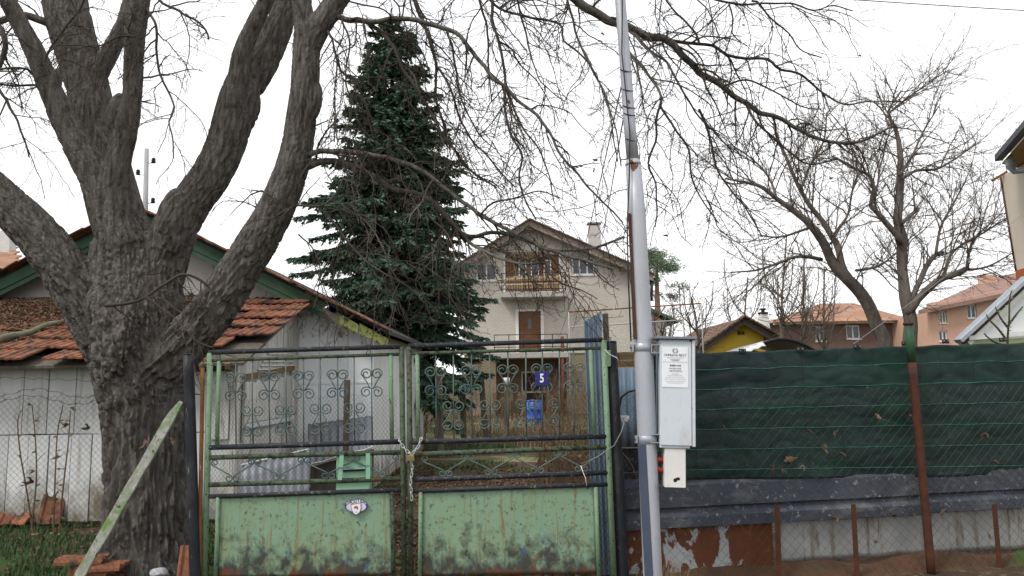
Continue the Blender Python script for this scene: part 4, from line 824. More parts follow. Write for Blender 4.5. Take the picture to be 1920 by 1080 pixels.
for k in range(n):
    x0_ = bx0 + .25 + (bx1 - bx0 - .5) * k / n
    MB().bx(x0_, x0_ + .085, BYY + .08, BYY + .095, zf + .06, zf + .70 + U(-.05, .08)).build('slat', m_bam, ro)
for z in (zf + .30, zf + .55): MB().tube([(bx0 - .25, BYY + .02, z), (bx1 - .3, BYY + .02, z + .05)], .028, 6).build('bamboo_pole', m_bam, ro)
MB().lathe(((bx0 + bx1) / 2, HY - .6, bz0 - .10), [(.05, 0), (.09, .04), (.05, .099)], 12).build('lamp', m_wh, house)
# front door with frame
x0_, x1_, z0_, z1_ = hd
MB().bx(x0_ - .14, x0_, HY - .04, HY + .1, z0_, z1_ + .09).build('door_frame', m_wh, house); MB().bx(x1_, x1_ + .14, HY - .04, HY + .1, z0_, z1_ + .09).build('door_frame', m_wh, house); MB().bx(x0_, x1_, HY - .04, HY + .1, z1_, z1_ + .09).build('door_frame', m_wh, house)
dr = MB().bx(x0_, x1_, HY + .08, HY + .12, z0_, z1_).build('door', m_brown, house)
xm = (x0_ + x1_) / 2; zm = (z0_ + z1_) / 2 + .1; hw2 = (x1_ - x0_) / 2 - .04
for k in range(26):                                       # chevron strips
    for sg in (-1, 1):
        up = k < 13; zz0 = zm + (.02 + .095 * k if up else -.02 - .095 * (k - 13)); q = V((xm + sg * hw2, HY + .07, zz0 + (hw2 if up else -hw2) * -1.0)); pz = V((xm + sg * .005, HY + .07, zz0))
        if up: pz, q = V((xm, HY + .07, zz0)), V((xm + sg * hw2, HY + .07, zz0 - hw2))
        else: pz, q = V((xm, HY + .07, zz0 - .3)), V((xm + sg * hw2, HY + .07, zz0 - .3 - hw2))
        z_lo, z_hi = z0_ + .05, z1_ - .05; dd = q - pz; t0_, t1_ = 0.0, 1.0
        for zl, up_ in ((z_lo, 1), (z_hi, 0)):
            tt_ = (zl - pz.z) / dd.z
            if up_: t1_ = min(t1_, tt_)
            else: t0_ = max(t0_, tt_)
        if t1_ - t0_ > .08: MB().bar(pz + dd * t0_, pz + dd * t1_, .045, .02).build('door_strip', m_brown, dr)
MB().bx(xm - .08, xm + .08, HY + .05, HY + .075, zm + .05, zm + .55).build('pane', m_glass, dr); MB().bx(x0_ + .08, x0_ + .18, HY + .03, HY + .06, zm - .15, zm - .12).build('handle', m_wirel, dr)
# terrace slab, railing, posts
TY = HY - 1.6; tx0, tz0 = XZ(925, 668, TY); tx1, tz1 = XZ(1066, 652, TY)
MB().bx(tx0, tx1, TY, HY + .05, zbase - .25, zbase).build('terrace_slab', m_conc, house, bevel=.02)
rail = MB()
for z in (zbase + .25, zbase + .5, zbase + .8): rail.tube([(tx0 + .05, TY + .05, z), (tx1 - .05, TY + .05, z)], .018, 6)
for k in range(6): x_ = tx0 + .05 + (tx1 - tx0 - .1) * k / 5; rail.tube([(x_, TY + .05, zbase), (x_, TY + .05, zbase + .82)], .02, 6)
rail.build('terrace_railing', m_iron, house)
px_ = XZ(1056, 700, TY)[0]; MB().tube([(px_, TY + .1, 0), (px_, TY + .1, zbase + .7)], .08, 10).build('terrace_post', mat('red_oxide_post', (.16, .04, .03), (.1, .03, .025), rough=.8), house)
x0_, x1_, z0_, z1_ = bdoor
bdr = MB().bx(x0_, x1_, HY + 1.70, HY + 1.75, z0_, z1_).build('basement_door', mat('dark_brown_door', (.07, .045, .035), (.05, .033, .026), rough=.7), house)
f = MB(); f.bx(x0_ - .08, x0_, HY + 1.6, HY + 1.72, z0_, z1_ + .08).bx(x1_, x1_ + .08, HY + 1.6, HY + 1.72, z0_, z1_ + .08).bx(x0_, x1_, HY + 1.6, HY + 1.72, z1_, z1_ + .08).bx(x0_, x1_, HY + 1.6, HY + 1.72, z0_ + .9, z0_ + .98); f.build('frame', m_wh, bdr)
# roof
m_hroof = mat('brown_pink_tiles', (.26, .17, .13), (.19, .125, .10), s=3, rough=.9, bump=.02, bs=8)
for e_x, e_z in ((xer, zer), (xel, zel)):
    a = V((xap, HY - .6, zap)); e = V((e_x, HY - .6, e_z)); MB().prism([a, e, e + V((0, 0, -.12)), a + V((0, 0, -.12))], (0, 10.2, 0)).build('roof', m_hroof, house)
    MB().prism([a + V((0, -.03, .02)), e + V((0, -.03, .02)), e + V((0, -.03, -.30)), a + V((0, -.03, -.30))], (0, .028, 0)).build('bargeboard', mat('weathered_fascia', (.34, .27, .22), (.22, .17, .14), s=2, rough=.9), house)
    MB().prism([a + V((0, 0, -.125)), e + V((0, 0, -.125)), e + V((0, 0, -.15)), a + V((0, 0, -.15))], (0, .7, 0)).build('soffit', mat('brown_soffit', (.10, .07, .05), (.07, .05, .04), rough=.9), house)
    n = 13
    for i in range(n): p_, q_ = a.lerp(e, i / n) + V((0, -.05, .06)), a.lerp(e, (i + 1.1) / n) + V((0, -.05, .05)); MB().bar(p_, q_, .34, .045, up=V((0, 0, 1))).build('verge_tile', m_hroof, house)
MB().tube([(xer + .02, HY - .6, zer - .2), (xer + .02, HY + 9.5, zer - .2)], .09, 8).build('gutter', m_iron, house)
MB().tube([(xer - .05, HY - .5, zer - .25), (xer - .1, HY - .4, zer - 1.2)], .07, 8).build('downpipe', m_iron, house)
cx0, cz = XZ(1105, 465, HY + 2); cx1, czt = XZ(1126, 423, HY + 2)
chm = MB().bx(cx0, cx1, HY + 2, HY + 2.5, cz - 1.2, czt).build('chimney', plain('chimney_grey', (.48, .46, .44), .9), house)
MB().bx(cx0 - .06, cx1 + .06, HY + 1.94, HY + 2.56, czt + .12, czt + .19).build('cap', m_conc, chm)
for dx in (.05, cx1 - cx0 - .05): MB().bx(cx0 + dx - .04, cx0 + dx + .04, HY + 2.02, HY + 2.1, czt, czt + .12).build('cap_leg', m_conc, chm)
# annex with green roof edge, right of the house
ax0, az = XZ(1190, 570, 40); ax1, az1 = XZ(1270, 606, 40)
t = thing('outbuilding', 'pale outbuilding with green roof edge beside the beige house', 'outbuilding', (ax0, 40, 0))
MB().bx(ax0, ax1 - .6, 40, 44, 0, az1).prism([(ax0, 40, az1), (ax1 - .6, 40, az1), (ax1 - .6, 40, az1 + .1), (ax0, 40, az - .1)], (0, 4, 0)).build('wall', m_rend, t)
MB().prism([(ax0, 39.7, az), (ax1, 39.7, az1), (ax1, 39.7, az1 + .15), (ax0, 39.7, az + .15)], (0, 4.5, 0)).build('roof', plain('green_roof_edge', (.05, .13, .08), .7), t)
# pergola pipes behind the fence
t = thing('pergola_frame', 'rusty and white pipe frame standing behind the fence', 'pipe frame', (P(1190, 700, 12).x, 12, 0))
m_wp = mat('white_pipe_paint', (.45, .43, .41), (.33, .31, .29), rough=.6, layers=[(RUST, 8, (1, 1, 1), .62, .7)])
for nm, pts, m in (('beam', [(1066, 585), (1190, 577), (1314, 569)], m_rustpole), ('post', [(1066, 585), (1068, 640), (1070, 800)], m_wp), ('post', [(1314, 569), (1317, 620), (1322, 760)], m_wp), ('brace', [(1310, 573), (1281, 600), (1284, 640)], m_wp), ('beam', [(1070, 613), (1190, 606), (1281, 600)], m_wp), ('brace', [(1247, 575), (1238, 588), (1230, 600)], m_rustpole)):
    MB().tube([P(x_, y_, 12) for x_, y_ in pts], .011, 8).build(nm, m, t)
# ================================================================== far buildings on the right
def gable_house(name, label, cat, Y, dep, ap, el, er_, wall_m, roof_m, base=0, over=.3, th=.12):
    xa2, za2 = XZ(*ap, Y); xe2, ze2 = XZ(*er_, Y); xl2, zl2 = XZ(*el, Y)
    t = thing(name, label, cat, (xa2, Y, 0)); ins = .35
    s1 = (za2 - zl2) / (xa2 - xl2); s2 = (za2 - ze2) / (xe2 - xa2)
    w0, w1 = xl2 + ins, xe2 - ins
    MB().prism([(w0, Y, base), (w1, Y, base), (w1, Y, ze2 + ins * s2 - .1), (xa2, Y, za2 - .1), (w0, Y, zl2 + ins * s1 - .1)], (0, dep, 0)).build('wall', wall_m, t)
    for x_, z_ in ((xl2, zl2), (xe2, ze2)):
        a = V((xa2, Y - over, za2)); e = V((x_, Y - over, z_)); r_ = MB().prism([a, e, e + V((0, 0, -th)), a + V((0, 0, -th))], (0, dep + over * 2, 0)).build('roof', roof_m, t)
        MB().prism([a + V((0, -.03, .01)), e + V((0, -.03, .01)), e + V((0, -.03, -th * 1.8)), a + V((0, -.03, -th * 1.8))], (0, .028, 0)).build('fascia', m_wood, t)
        n = 9
        for i in range(n): p_, q_ = a.lerp(e, i / n) + V((0, -.06, .05)), a.lerp(e, (i + 1.15) / n) + V((0, -.06, .045)); MB().bar(p_, q_, .36, .05, up=V((0, 0, 1))).build('verge_tile', roof_m, t)
    return t, (xa2, za2, w0, w1)
m_yel = mat('yellow_plaster', (.62, .42, .045), (.54, .37, .05), s=.8, rough=.9, layers=[((.36, .27, .08), 1.5, (1, 1, 1), .62, .75)])
m_oldt = mat('old_brown_tile', (.17, .10, .07), (.11, .07, .05), s=4, rough=.95, rv=.2, bump=.03, bs=9)
t, (xa2, za2, w0, w1) = gable_house('outbuilding', 'small yellow plastered house with mossy brown gable roof', 'outbuilding', 24, 6, (1388, 597), (1300, 658), (1452, 633), m_yel, m_oldt)
m_hole = plain('dark_vent', (.06, .045, .02), .9)
for px in (1386, 1393): p = P(px, 624, 23.97); MB().box(p, (.085, .03, .11)).build('vent', m_hole, t)
cx, cz = XZ(1437, 640, 25); czt = XZ(1437, 588, 25)[1]
t = thing('chimney_stack', 'white tapering chimney with iron cowl beside the yellow house', 'chimney', (cx, 25, 0))
MB().prism([(cx - .22, 25, 0), (cx + .22, 25, 0), (cx + .22, 25.4, 0), (cx - .22, 25.4, 0)], (0, 0, cz)).build('base', m_wh, t)
b = MB(); b.add([(cx - .20, 25, cz), (cx + .20, 25, cz), (cx + .20, 25.4, cz), (cx - .20, 25.4, cz), (cx - .12, 25.06, czt), (cx + .12, 25.06, czt), (cx + .12, 25.3, czt), (cx - .12, 25.3, czt)], [(0, 1, 5, 4), (1, 2, 6, 5), (2, 3, 7, 6), (3, 0, 4, 7), (4, 5, 6, 7)]); b.build('shaft', mat('limewash', (.75, .74, .72), (.62, .61, .59), s=3, rough=.9), t)
MB().lathe((cx, 25.18, czt), [(.17, 0), (.17, .06), (.06, .07), (.06, .14), (.13, .15), (.10, .19)], 12).build('cowl', m_iron, t)
# arched sheet canopy
t = thing('canopy', 'low arched sheet canopy with dark inside between screen and yellow house', 'canopy', (P(1450, 660, 15).x, 15, 0))
a, b_, c_ = P(1355, 672, 15), P(1466, 634, 15), P(1545, 664, 15)
def arc(u): 
    x_ = a.x + (c_.x - a.x) * u; return V((x_, 15, a.z + (b_.z - a.z) * (1 - abs(2 * (u - .56) / (1.12 if u < .56 else .88)) ** (1.25 if u < .56 else 2.0))))
MB().sheet(lambda u, v: arc(u) + V((.15 * v, 2.6 * v, -.05 * v)), 30, 4).build('roof_sheet', m_gsheet, t, solid=.02)
MB().sheet(lambda u, v: arc(.04 + u * .36) + V((0, -.2 * v, .02 - .09 * v + .012 * math.sin(u * 30) * v)), 30, 3).build('plastic_cover', mat('white_plastic_sheet', (.75, .76, .77), (.6, .61, .62), s=3, rough=.5, bump=.03, bs=4), t, solid=.01)
MB().tube([arc(i / 20) + V((0, -.03, -.02)) for i in range(21)], .03, 6).build('rim', m_iron, t)
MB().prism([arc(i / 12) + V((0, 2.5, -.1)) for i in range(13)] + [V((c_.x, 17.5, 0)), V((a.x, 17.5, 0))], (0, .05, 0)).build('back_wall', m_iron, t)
for u in (.03, .97): MB().tube([arc(u), V((arc(u).x, 15, 0))], .04, 8).build('post', m_iron, t)
# hipped brick house with orange tiles
BYh = 46
def hip(name, label, Y, dep, lx, rx, ye, ridge0, ridge1, wall_m, base_px, wins):
    x0_, ze_ = XZ(lx, ye, Y); x1_, _ = XZ(rx, ye, Y); r0, zr_ = XZ(*ridge0, Y + dep / 2); r1, _ = XZ(*ridge1, Y + dep / 2)
    t = thing(name, label, 'house', ((x0_ + x1_) / 2, Y, 0)); o = .5
    hs = [(*[XZ(a, b, Y)[0] for a in (p0, p1)], XZ(p0, q1, Y)[1], XZ(p0, q0, Y)[1]) for p0, q0, p1, q1 in wins for b in (q0,)]
    wall_holes(x0_ + o, x1_ - o, 0, ze_, Y, hs, .12).build('wall', wall_m, t, fix=False)
    MB().bx(x0_ + o, x0_ + o + .1, Y + .001, Y + dep, 0, ze_).build('side_wall', wall_m, t); MB().bx(x1_ - o - .1, x1_ - o, Y + .001, Y + dep, 0, ze_).build('side_wall', wall_m, t)
    for h in hs: window(t, h, Y, mull=1, fw_=.08)
    f = MB(); E = [V((x0_, Y - o, ze_)), V((x1_, Y - o, ze_)), V((x1_, Y + dep + o, ze_)), V((x0_, Y + dep + o, ze_))]; A, B = V((r0, Y + dep / 2, zr_)), V((r1, Y + dep / 2, zr_))
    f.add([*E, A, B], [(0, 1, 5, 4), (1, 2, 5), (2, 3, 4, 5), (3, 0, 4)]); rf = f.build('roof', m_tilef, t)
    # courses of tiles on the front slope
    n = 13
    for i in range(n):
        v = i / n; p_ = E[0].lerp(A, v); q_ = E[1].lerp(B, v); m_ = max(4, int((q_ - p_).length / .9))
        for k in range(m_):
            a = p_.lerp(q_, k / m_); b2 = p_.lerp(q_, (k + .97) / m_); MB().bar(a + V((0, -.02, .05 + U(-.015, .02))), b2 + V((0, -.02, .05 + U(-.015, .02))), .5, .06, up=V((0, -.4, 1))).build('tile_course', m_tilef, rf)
    for a, b2 in ((E[0], A), (E[1], B), (A, B)):
        MB().tube([a, b2], .14, 8).build('ridge_tiles', m_tilef, rf)
    MB().bx(x0_ + .05, x1_ - .05, Y - o + .02, Y - .01, ze_ - .14, ze_ - .02).build('soffit', m_wh, t)
    return t
m_brick = mat('pinkish_brick', (.17, .11, .09), (.125, .08, .066), s=2, rough=.9, bump=.02, bs=12, bst=(1, 1, 3))
hip('house', 'brick house with low hipped orange tile roof behind the leaning tree', BYh, 9, 1448, 1692, 605, (1540, 573), (1600, 573), m_brick, 0, [(1528, 612, 1546, 640), (1586, 610, 1612, 636)])
hip('house', 'small orange tiled roof beside the hipped brick house', 48, 6, 1680, 1748, 633, (1700, 612), (1712, 613), m_brick, 0, [])
# salmon house
m_sal = mat('salmon_render', (.56, .35, .26), (.49, .30, .22), s=1, rough=.9, bump=.01, bs=9)
Y = 42; x0_, z1_ = XZ(1738, 585, Y); x1_, _ = XZ(1935, 560, Y); ztp = XZ(1900, 535, Y)[1]
t = thing('house', 'salmon pink rendered house with shallow red roof and white windows', 'house', ((x0_ + x1_) / 2, Y, 0))
hs = [H2 for H2 in [(XZ(a, b, Y)[0], XZ(c, b, Y)[0], XZ(a, d, Y)[1], XZ(a, b, Y)[1]) for a, b, c, d in ((1761, 583, 1774, 606), (1812, 570, 1830, 597), (1760, 620, 1776, 640), (1850, 575, 1864, 598))]]
zt_ = max(h[3] for h in hs) + .05
b = wall_holes(x0_, x1_, 0, zt_, Y, hs, .15); b.add([(x0_, Y, zt_), (x1_, Y, zt_), (x1_, Y, max(ztp, zt_ + .3)), (x0_, Y, max(z1_, zt_ + .01))], [(0, 1, 2, 3)]); b.add([(x0_, Y, 0), (x0_, Y + 8, 0), (x0_, Y + 8, z1_), (x0_, Y, z1_)], [(0, 1, 2, 3)]); b.build('wall', m_sal, t, fix=False)
for h in hs: window(t, h, Y, mull=1, fw_=.07)
e0, e1, r1, r0 = P(1722, 586, Y - .6), P(1945, 541, Y - .6), P(1945, 505, Y + 4), P(1850, 528, Y + 4)
m_rr = mat('red_brown_roof', (.27, .165, .135), (.21, .13, .105), s=2, rough=.9, bump=.02, bs=6)
MB().prism([e0, e1, r1, r0], (0, 0, .12)).build('roof', m_rr, t); MB().bar(e0 + V((0, -.02, -.02)), e1 + V((0, -.02, -.02)), .16, .05).build('fascia', m_rr, t)
c0 = P(1852, 532, Y + 3); MB().box(c0 + V((0, 0, .1)), (.9, .5, .8)).build('chimney', m_sal, t)
# neighbouring house at the right edge: its long side wall comes towards us out of the frame
m_beige = mat('beige_cladding', (.60, .52, .42), (.56, .485, .40), s=1, rough=.7, layers=[((.42, .38, .33), .9, (.5, .5, 2.2), .58, .70)])
fb = P(1905, 508, 11.0); ft = P(1876, 332, 11.0); nb_ = P(2090, 470, 8.6); sdir = V((nb_.x - fb.x, nb_.y - fb.y, 0)); bk = V((2.2, 3.2, 0))
t = thing('neighbour_house', 'beige clad house side with dark gutter at the fence end', 'house', V((fb.x, fb.y, 0)))
zt2, zb2 = ft.z, fb.z
MB().prism([fb, fb + sdir, V(fb + sdir) + V((-.05, 0, zt2 - zb2)), V((ft.x, fb.y, zt2))], (2.5, 1.2, 0)).build('wall', m_beige, t)
MB().prism([fb + V((-.03, -.03, 0)), fb + sdir + V((-.03, -.03, 0)), fb + sdir + V((-.03, -.03, -.13)), fb + V((-.03, -.03, -.13))], (2.5, 1.2, 0)).build('brick_course', mat('red_brick_course', (.40, .10, .04), (.3, .08, .035), s=8, rough=.85), t)
MB().prism([fb + V((.1, .05, -.13)), fb + sdir + V((.1, .05, -.13)), V((fb.x + sdir.x + .1, fb.y + sdir.y + .05, 0)), V((fb.x + .1, fb.y + .05, 0))], (2.4, 1.1, 0)).build('lower_wall', m_beige, t)
MB().tube([V((ft.x - .015, fb.y - .02, zt2)), fb + V((-.015, -.02, 0))], .014, 6).build('corner_trim', m_redline, t)
g0, g1 = P(1873, 294, 10.3), P(1960, 207, 8.3); g1.z = g0.z + .03
MB().prism([g0, g1, g1 + V((.9, .5, .34)), g0 + V((.9, .5, .34))], (0, 0, .03)).build('roof', mat('blue_grey_roofing', (.35, .40, .45), (.3, .35, .4), rough=.4, metal=.4), t)
MB().bar(g0 + V((-.02, -.02, -.02)), g1 + V((-.02, -.02, -.02)), .10, .10, up=V((0, 0, 1))).build('gutter', mat('dark_gutter', (.05, .055, .065), (.08, .085, .1), rough=.5, metal=.3), t, bevel=.01)
MB().prism([g0 + V((.05, .02, -.08)), g1 + V((.05, .02, -.08)), g1 + V((.6, .35, -.08)), g0 + V((.6, .35, -.08))], (0, 0, -.02)).build('soffit', mat('wood_soffit', (.34, .20, .07), (.25, .14, .05), s=4, rough=.7), t)
MB().tube([P(1894, 300, 10), P(1895, 312, 10), P(1902, 322, 10), P(1920, 320, 9.8), P(1960, 313, 9.6)], [.065, .06, .035, .035, .035], 12).build('downpipe', mat('grey_pipe', (.22, .24, .24), (.18, .2, .2), rough=.5), t)
MB().bar(P(1860, 339, 10.9), P(1888, 322, 10.9), .035, .03).build('roof_lath', m_rustpole, t)
# white gabled lean-to in front of it
WYd = 7.7; ex_ = V((2.1, 3.3, 0))
t = thing('conservatory', 'white gabled lean-to with brown roof edge below the beige house', 'lean-to', V((P(1880, 640, WYd).x, WYd, 0)))
r0, r1 = P(1796, 640, WYd), P(1925, 520, WYd)
MB().bar(r0, r1, .045, .12).build('roof_edge', m_gal, t, bevel=.004)
MB().bar(r0 + V((.055, .02, -.01)), r1 + V((.055, .02, -.01)), .045, .06).build('brown_trim', mat('dark_brown_trim', (.05, .022, .016), (.04, .02, .015), rough=.6), t)
MB().bar(r0 + V((.115, .03, -.02)), r1 + V((.115, .03, -.02)), .055, .05).build('white_rafter', mat('cream_paint', (.70, .69, .62), (.63, .62, .56), rough=.7), t)
pa, pb, pc = P(1818, 640, WYd + .05), P(1960, 640, WYd + .05), P(1960, 505, WYd + .05)
MB().prism([pa, pb, pc], (0, .02, 0)).build('panel', mat('translucent_panel', (.70, .72, .70), (.64, .66, .65), s=1, rough=.5), t)
MB().bar(P(1815, 634, WYd), P(1960, 622, WYd), .045, .04).build('cross_beam', m_wh, t)
MB().prism([P(1818, 641, WYd + .03), P(1990, 628, WYd + .03), V((P(1990, 628, WYd).x, WYd + .03, 0)), V((P(1818, 641, WYd).x, WYd + .03, 0))], (0, .05, 0)).build('lower_wall', mat('pale_green_panel', (.45, .50, .28), (.4, .45, .25), rough=.8), t)
MB().prism([r0 + V((.02, .06, .02)), r1 + V((.02, .06, .02)), r1 + V((.02, .06, -.01)), r0 + V((.02, .06, -.01))], ex_).build('roof', m_gsheet, t)
# ---------------------------------------------------------------- left background
Y = 22; t = thing('house', 'distant house with tan tiled roof and blue fascia behind the shed', 'house', (P(20, 600, Y).x, Y, 0))
e0, e1 = P(-120, 505, Y), P(52, 527, Y); r0, r1 = P(-120, 455, Y + 3), P(20, 460, Y + 3)
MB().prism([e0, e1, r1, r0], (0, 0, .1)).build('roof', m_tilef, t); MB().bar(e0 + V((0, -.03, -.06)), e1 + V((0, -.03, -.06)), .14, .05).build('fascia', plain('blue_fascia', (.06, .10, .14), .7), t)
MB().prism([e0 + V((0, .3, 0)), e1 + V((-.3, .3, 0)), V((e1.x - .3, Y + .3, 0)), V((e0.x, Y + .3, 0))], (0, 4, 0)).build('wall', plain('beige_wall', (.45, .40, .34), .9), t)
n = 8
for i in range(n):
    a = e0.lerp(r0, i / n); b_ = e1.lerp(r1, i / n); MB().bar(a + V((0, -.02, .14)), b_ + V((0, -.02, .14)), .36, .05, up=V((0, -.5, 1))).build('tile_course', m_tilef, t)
ch_ = P(14, 462, Y + 2); MB().box(ch_ + V((0, 0, .0)), (.35, .35, 1.0)).build('chimney', plain('chimney_white', (.62, .60, .57), .9), t)
Y = 26; pt, pb_ = P(275, 279, Y), P(272, 420, Y)
t = thing('utility_pole', 'grey concrete utility pole with dark insulators behind the shed', 'utility pole', (pb_.x, Y, 0))
MB().tube([pt, pb_, V((pb_.x - .03, Y, 0))], [.075, .10, .16], 12).build('shaft', mat('pole_concrete', (.38, .37, .38), (.32, .31, .32), s=2, rough=.9), t)
for px, py in ((288, 300), (259, 322), (287, 375)):
    p = P(px, py, Y); q = P(274, py + 6, Y); o = MB().tube([q, V((p.x, Y, q.z)), p], .012, 6).build('bracket', m_iron, t)
    MB().lathe(p + V((0, 0, -.12)), [(.04, 0), (.09, .02), (.05, .06), (.09, .08), (.05, .12), (.08, .14), (.04, .2)], 12).build('insulator', m_iron, o)
# overhead cables
m_cab = plain('cable_grey', (.10, .10, .11), .6)
def cable(name, a, b_, sag, r, lab): one(name, MB().tube([a.lerp(b_, i / 24) + V((0, 0, -sag * 4 * (i / 24) * (1 - i / 24))) for i in range(25)], r, 5), m_cab, lab, 'cable')
cable('overhead_cable', P(1380, -16, 7), P(2050, 27, 9), .01, .006, 'grey overhead power cable crossing the white sky')
cable('overhead_cable', P(1172, 130, PY), P(1040, 640, 34), .5, .006, 'thin service wire sloping from silver pole to house, upper one')
cable('overhead_cable', P(1174, 190, PY), P(1104, 520, 34), .5, .006, 'thin service wire sloping from silver pole to house, lower one')
# ================================================================== trees
def cat_rom(pts, rad, step):
    """smooth path through the traced points, resampled about every 'step' metres"""
    P_ = [pts[0] * 2 - pts[1]] + list(pts) + [pts[-1] * 2 - pts[-2]]; out = []; ro = []
    for i in range(1, len(P_) - 2):
        p0, p1, p2, p3 = P_[i - 1:i + 3]; n = max(1, int((p2 - p1).length / step))
        for k in range(n):
            t = k / n; out.append(.5 * ((2 * p1) + (p2 - p0) * t + (2 * p0 - 5 * p1 + 4 * p2 - p3) * t * t + (3 * p1 - p0 - 3 * p2 + p3) * t ** 3)); ro.append(rad[i - 1] * (1 - t) + rad[i] * t)
    out.append(pts[-1]); ro.append(rad[-1]); return out, ro
def traced(pl, Yv, step=.05):
    """pl: (px, py, radius in px); Yv: depth, or (depth at start, depth at end)"""
    n = len(pl); ya, yb = Yv if isinstance(Yv, tuple) else (Yv, Yv)
    pts = [P(a, b, ya + (yb - ya) * i / (n - 1)) for i, (a, b, c) in enumerate(pl)]
    return cat_rom(pts, [c * M2(ya + (yb - ya) * i / (n - 1)) for i, (a, b, c) in enumerate(pl)], step)
def lin(pts, r0, r1): n = len(pts); return [(a, b, r0 + (r1 - r0) * i / (n - 1)) for i, (a, b) in enumerate(pts)]
TR = random.Random(11); TIPS = []
def grow(mb, path, rads, level, cfg, start=0.0):
    """side shoots along a path, recursively"""
    c = cfg[level]; acc = TR.uniform(0, c['gap']); total = sum((b - a).length for a, b in zip(path[:-1], path[1:])); s = 0
    for i in range(len(path) - 1):
        a, b = path[i], path[i + 1]; d = b - a; Ln = d.length; s += Ln; acc -= Ln
        if acc > 0 or s < start * total: continue
        acc += c['gap'] * TR.uniform(.5, 1.5); f = s / max(total, 1e-6)
        if Ln < 1e-6: continue
        d = d / Ln; perp = d.orthogonal().normalized(); perp = Matrix.Rotation(TR.uniform(0, 6.283), 3, d) @ perp
        if c.get('flat'): perp.y *= c['flat']; perp = perp.normalized() if perp.length > .1 else d.orthogonal()
        ang = TR.uniform(*c['ang']); dr = (d * math.cos(ang) + perp * math.sin(ang)).normalized()
        ln = TR.uniform(*c['len']) * (1 - .45 * f); r0 = min(rads[i] * .62, c['r']) * TR.uniform(.8, 1.1)
        seg = c['seg']; n = max(2, int(ln / seg)); p = a.lerp(b, TR.random()); pts = [p]; rs = [r0]; r1 = c['rt']
        for k in range(n):
            g = c['grav'] * (1 - 1.9 * (k / n)) if c.get('hook') else c['grav']
            dr = (dr + V((TR.gauss(0, 1), TR.gauss(0, .7), TR.gauss(0, 1))) * c['wig'] + V((0, 0, g))).normalized()
            p = p + dr * seg * TR.uniform(.7, 1.3); pts.append(p); rs.append(r0 + (r1 - r0) * ((k + 1) / n) ** .8)
        mb.tube(pts, rs, c['n'], cap=False); TIPS.append(pts[-1])
        if level + 1 < len(cfg): grow(mb, pts, rs, level + 1, cfg, .12)
WAL = [dict(gap=.12, ang=(.5, 1.3), len=(.35, 1.25), r=.012, rt=.0032, seg=.065, grav=-.13, wig=.20, n=4, hook=0),
       dict(gap=.085, ang=(.5, 1.3), len=(.10, .42), r=.0052, rt=.0022, seg=.042, grav=-.05, wig=.22, n=3, hook=1),
       dict(gap=.075, ang=(.5, 1.2), len=(.03, .13), r=.0030, rt=.0018, seg=.03, grav=.05, wig=.2, n=3)]
wal = thing('walnut_tree', 'huge old walnut with deeply furrowed forking trunk and bare drooping branches', 'tree', (P(282, 1060, 6.75).x, 6.75, 0))
TY0 = 6.75
limbs = {
 'T': ([(284, 1140, 118), (283, 1085, 104), (282, 1040, 90), (280, 980, 80), (277, 900, 76), (275, 820, 77), (272, 740, 86), (266, 660, 96), (258, 590, 96), (250, 520, 82), (240, 450, 68)], 6.75),
 'A': [(236, 690, 60), (190, 610, 56), (140, 530, 51), (85, 455, 48), (30, 400, 45), (-30, 345, 42), (-110, 270, 38), (-200, 160, 32), (-260, 40, 28)],
 'B': [(238, 470, 52), (205, 400, 44), (182, 335, 38), (150, 280, 32), (118, 220, 28), (94, 165, 25), (66, 100, 22), (40, 50, 20), (14, 0, 19), (-25, -80, 18), (-60, -180, 15)],
 'D': [(245, 480, 60), (226, 410, 52), (208, 330, 46), (186, 250, 43), (165, 165, 45), (140, 80, 47), (124, 0, 48), (112, -90, 44), (105, -200, 38), (120, -330, 30)],
 'D2': [(175, 150, 24), (205, 100, 20), (228, 50, 16), (243, 0, 14), (262, -70, 12)],
 'C': [(235, 480, 50), (218, 410, 38), (216, 350, 31), (222, 300, 27), (236, 248, 25), (246, 190, 21), (250, 120, 21), (253, 70, 22), (258, 0, 27), (268, -80, 26), (280, -190, 22)],
 'E': [(272, 590, 66), (298, 500, 56), (330, 425, 48), (362, 378, 42), (395, 330, 42), (420, 280, 42), (436, 230, 43), (450, 180, 42), (462, 140, 36)],
 'E1': [(440, 200, 26), (447, 150, 23), (452, 105, 21), (472, 55, 19), (500, 0, 17), (530, -70, 16), (560, -170, 13)],
 'E2': [(465, 160, 36), (492, 115, 35), (518, 60, 32), (543, 0, 30), (575, -85, 28), (610, -200, 24), (640, -320, 18)],
 'F': [(300, 690, 58), (345, 645, 50), (390, 595, 46), (438, 525, 44), (489, 444, 42), (530, 362, 38), (556, 280, 35), (569, 190, 32), (574, 110, 31), (576, 50, 29)],
 'F1': [(573, 90, 26), (570, 40, 24), (562, -20, 23), (552, -120, 20), (540, -240, 15)],
 'F2': [(580, 85, 27), (600, 45, 27), (628, 5, 25), (665, -55, 24), (720, -140, 22), (800, -230, 19), (900, -290, 16)],
}
depth = {'A': (6.7, 6.2), 'B': (6.6, 6.3), 'D': (6.9, 7.4), 'D2': (7.1, 7.0), 'C': (6.6, 6.2), 'E': (6.75, 6.8), 'E1': (6.7, 6.4), 'E2': (6.85, 7.2), 'F': (6.6, 6.35), 'F1': (6.4, 6.3), 'F2': (6.35, 6.3)}
tb = MB(); axes = []
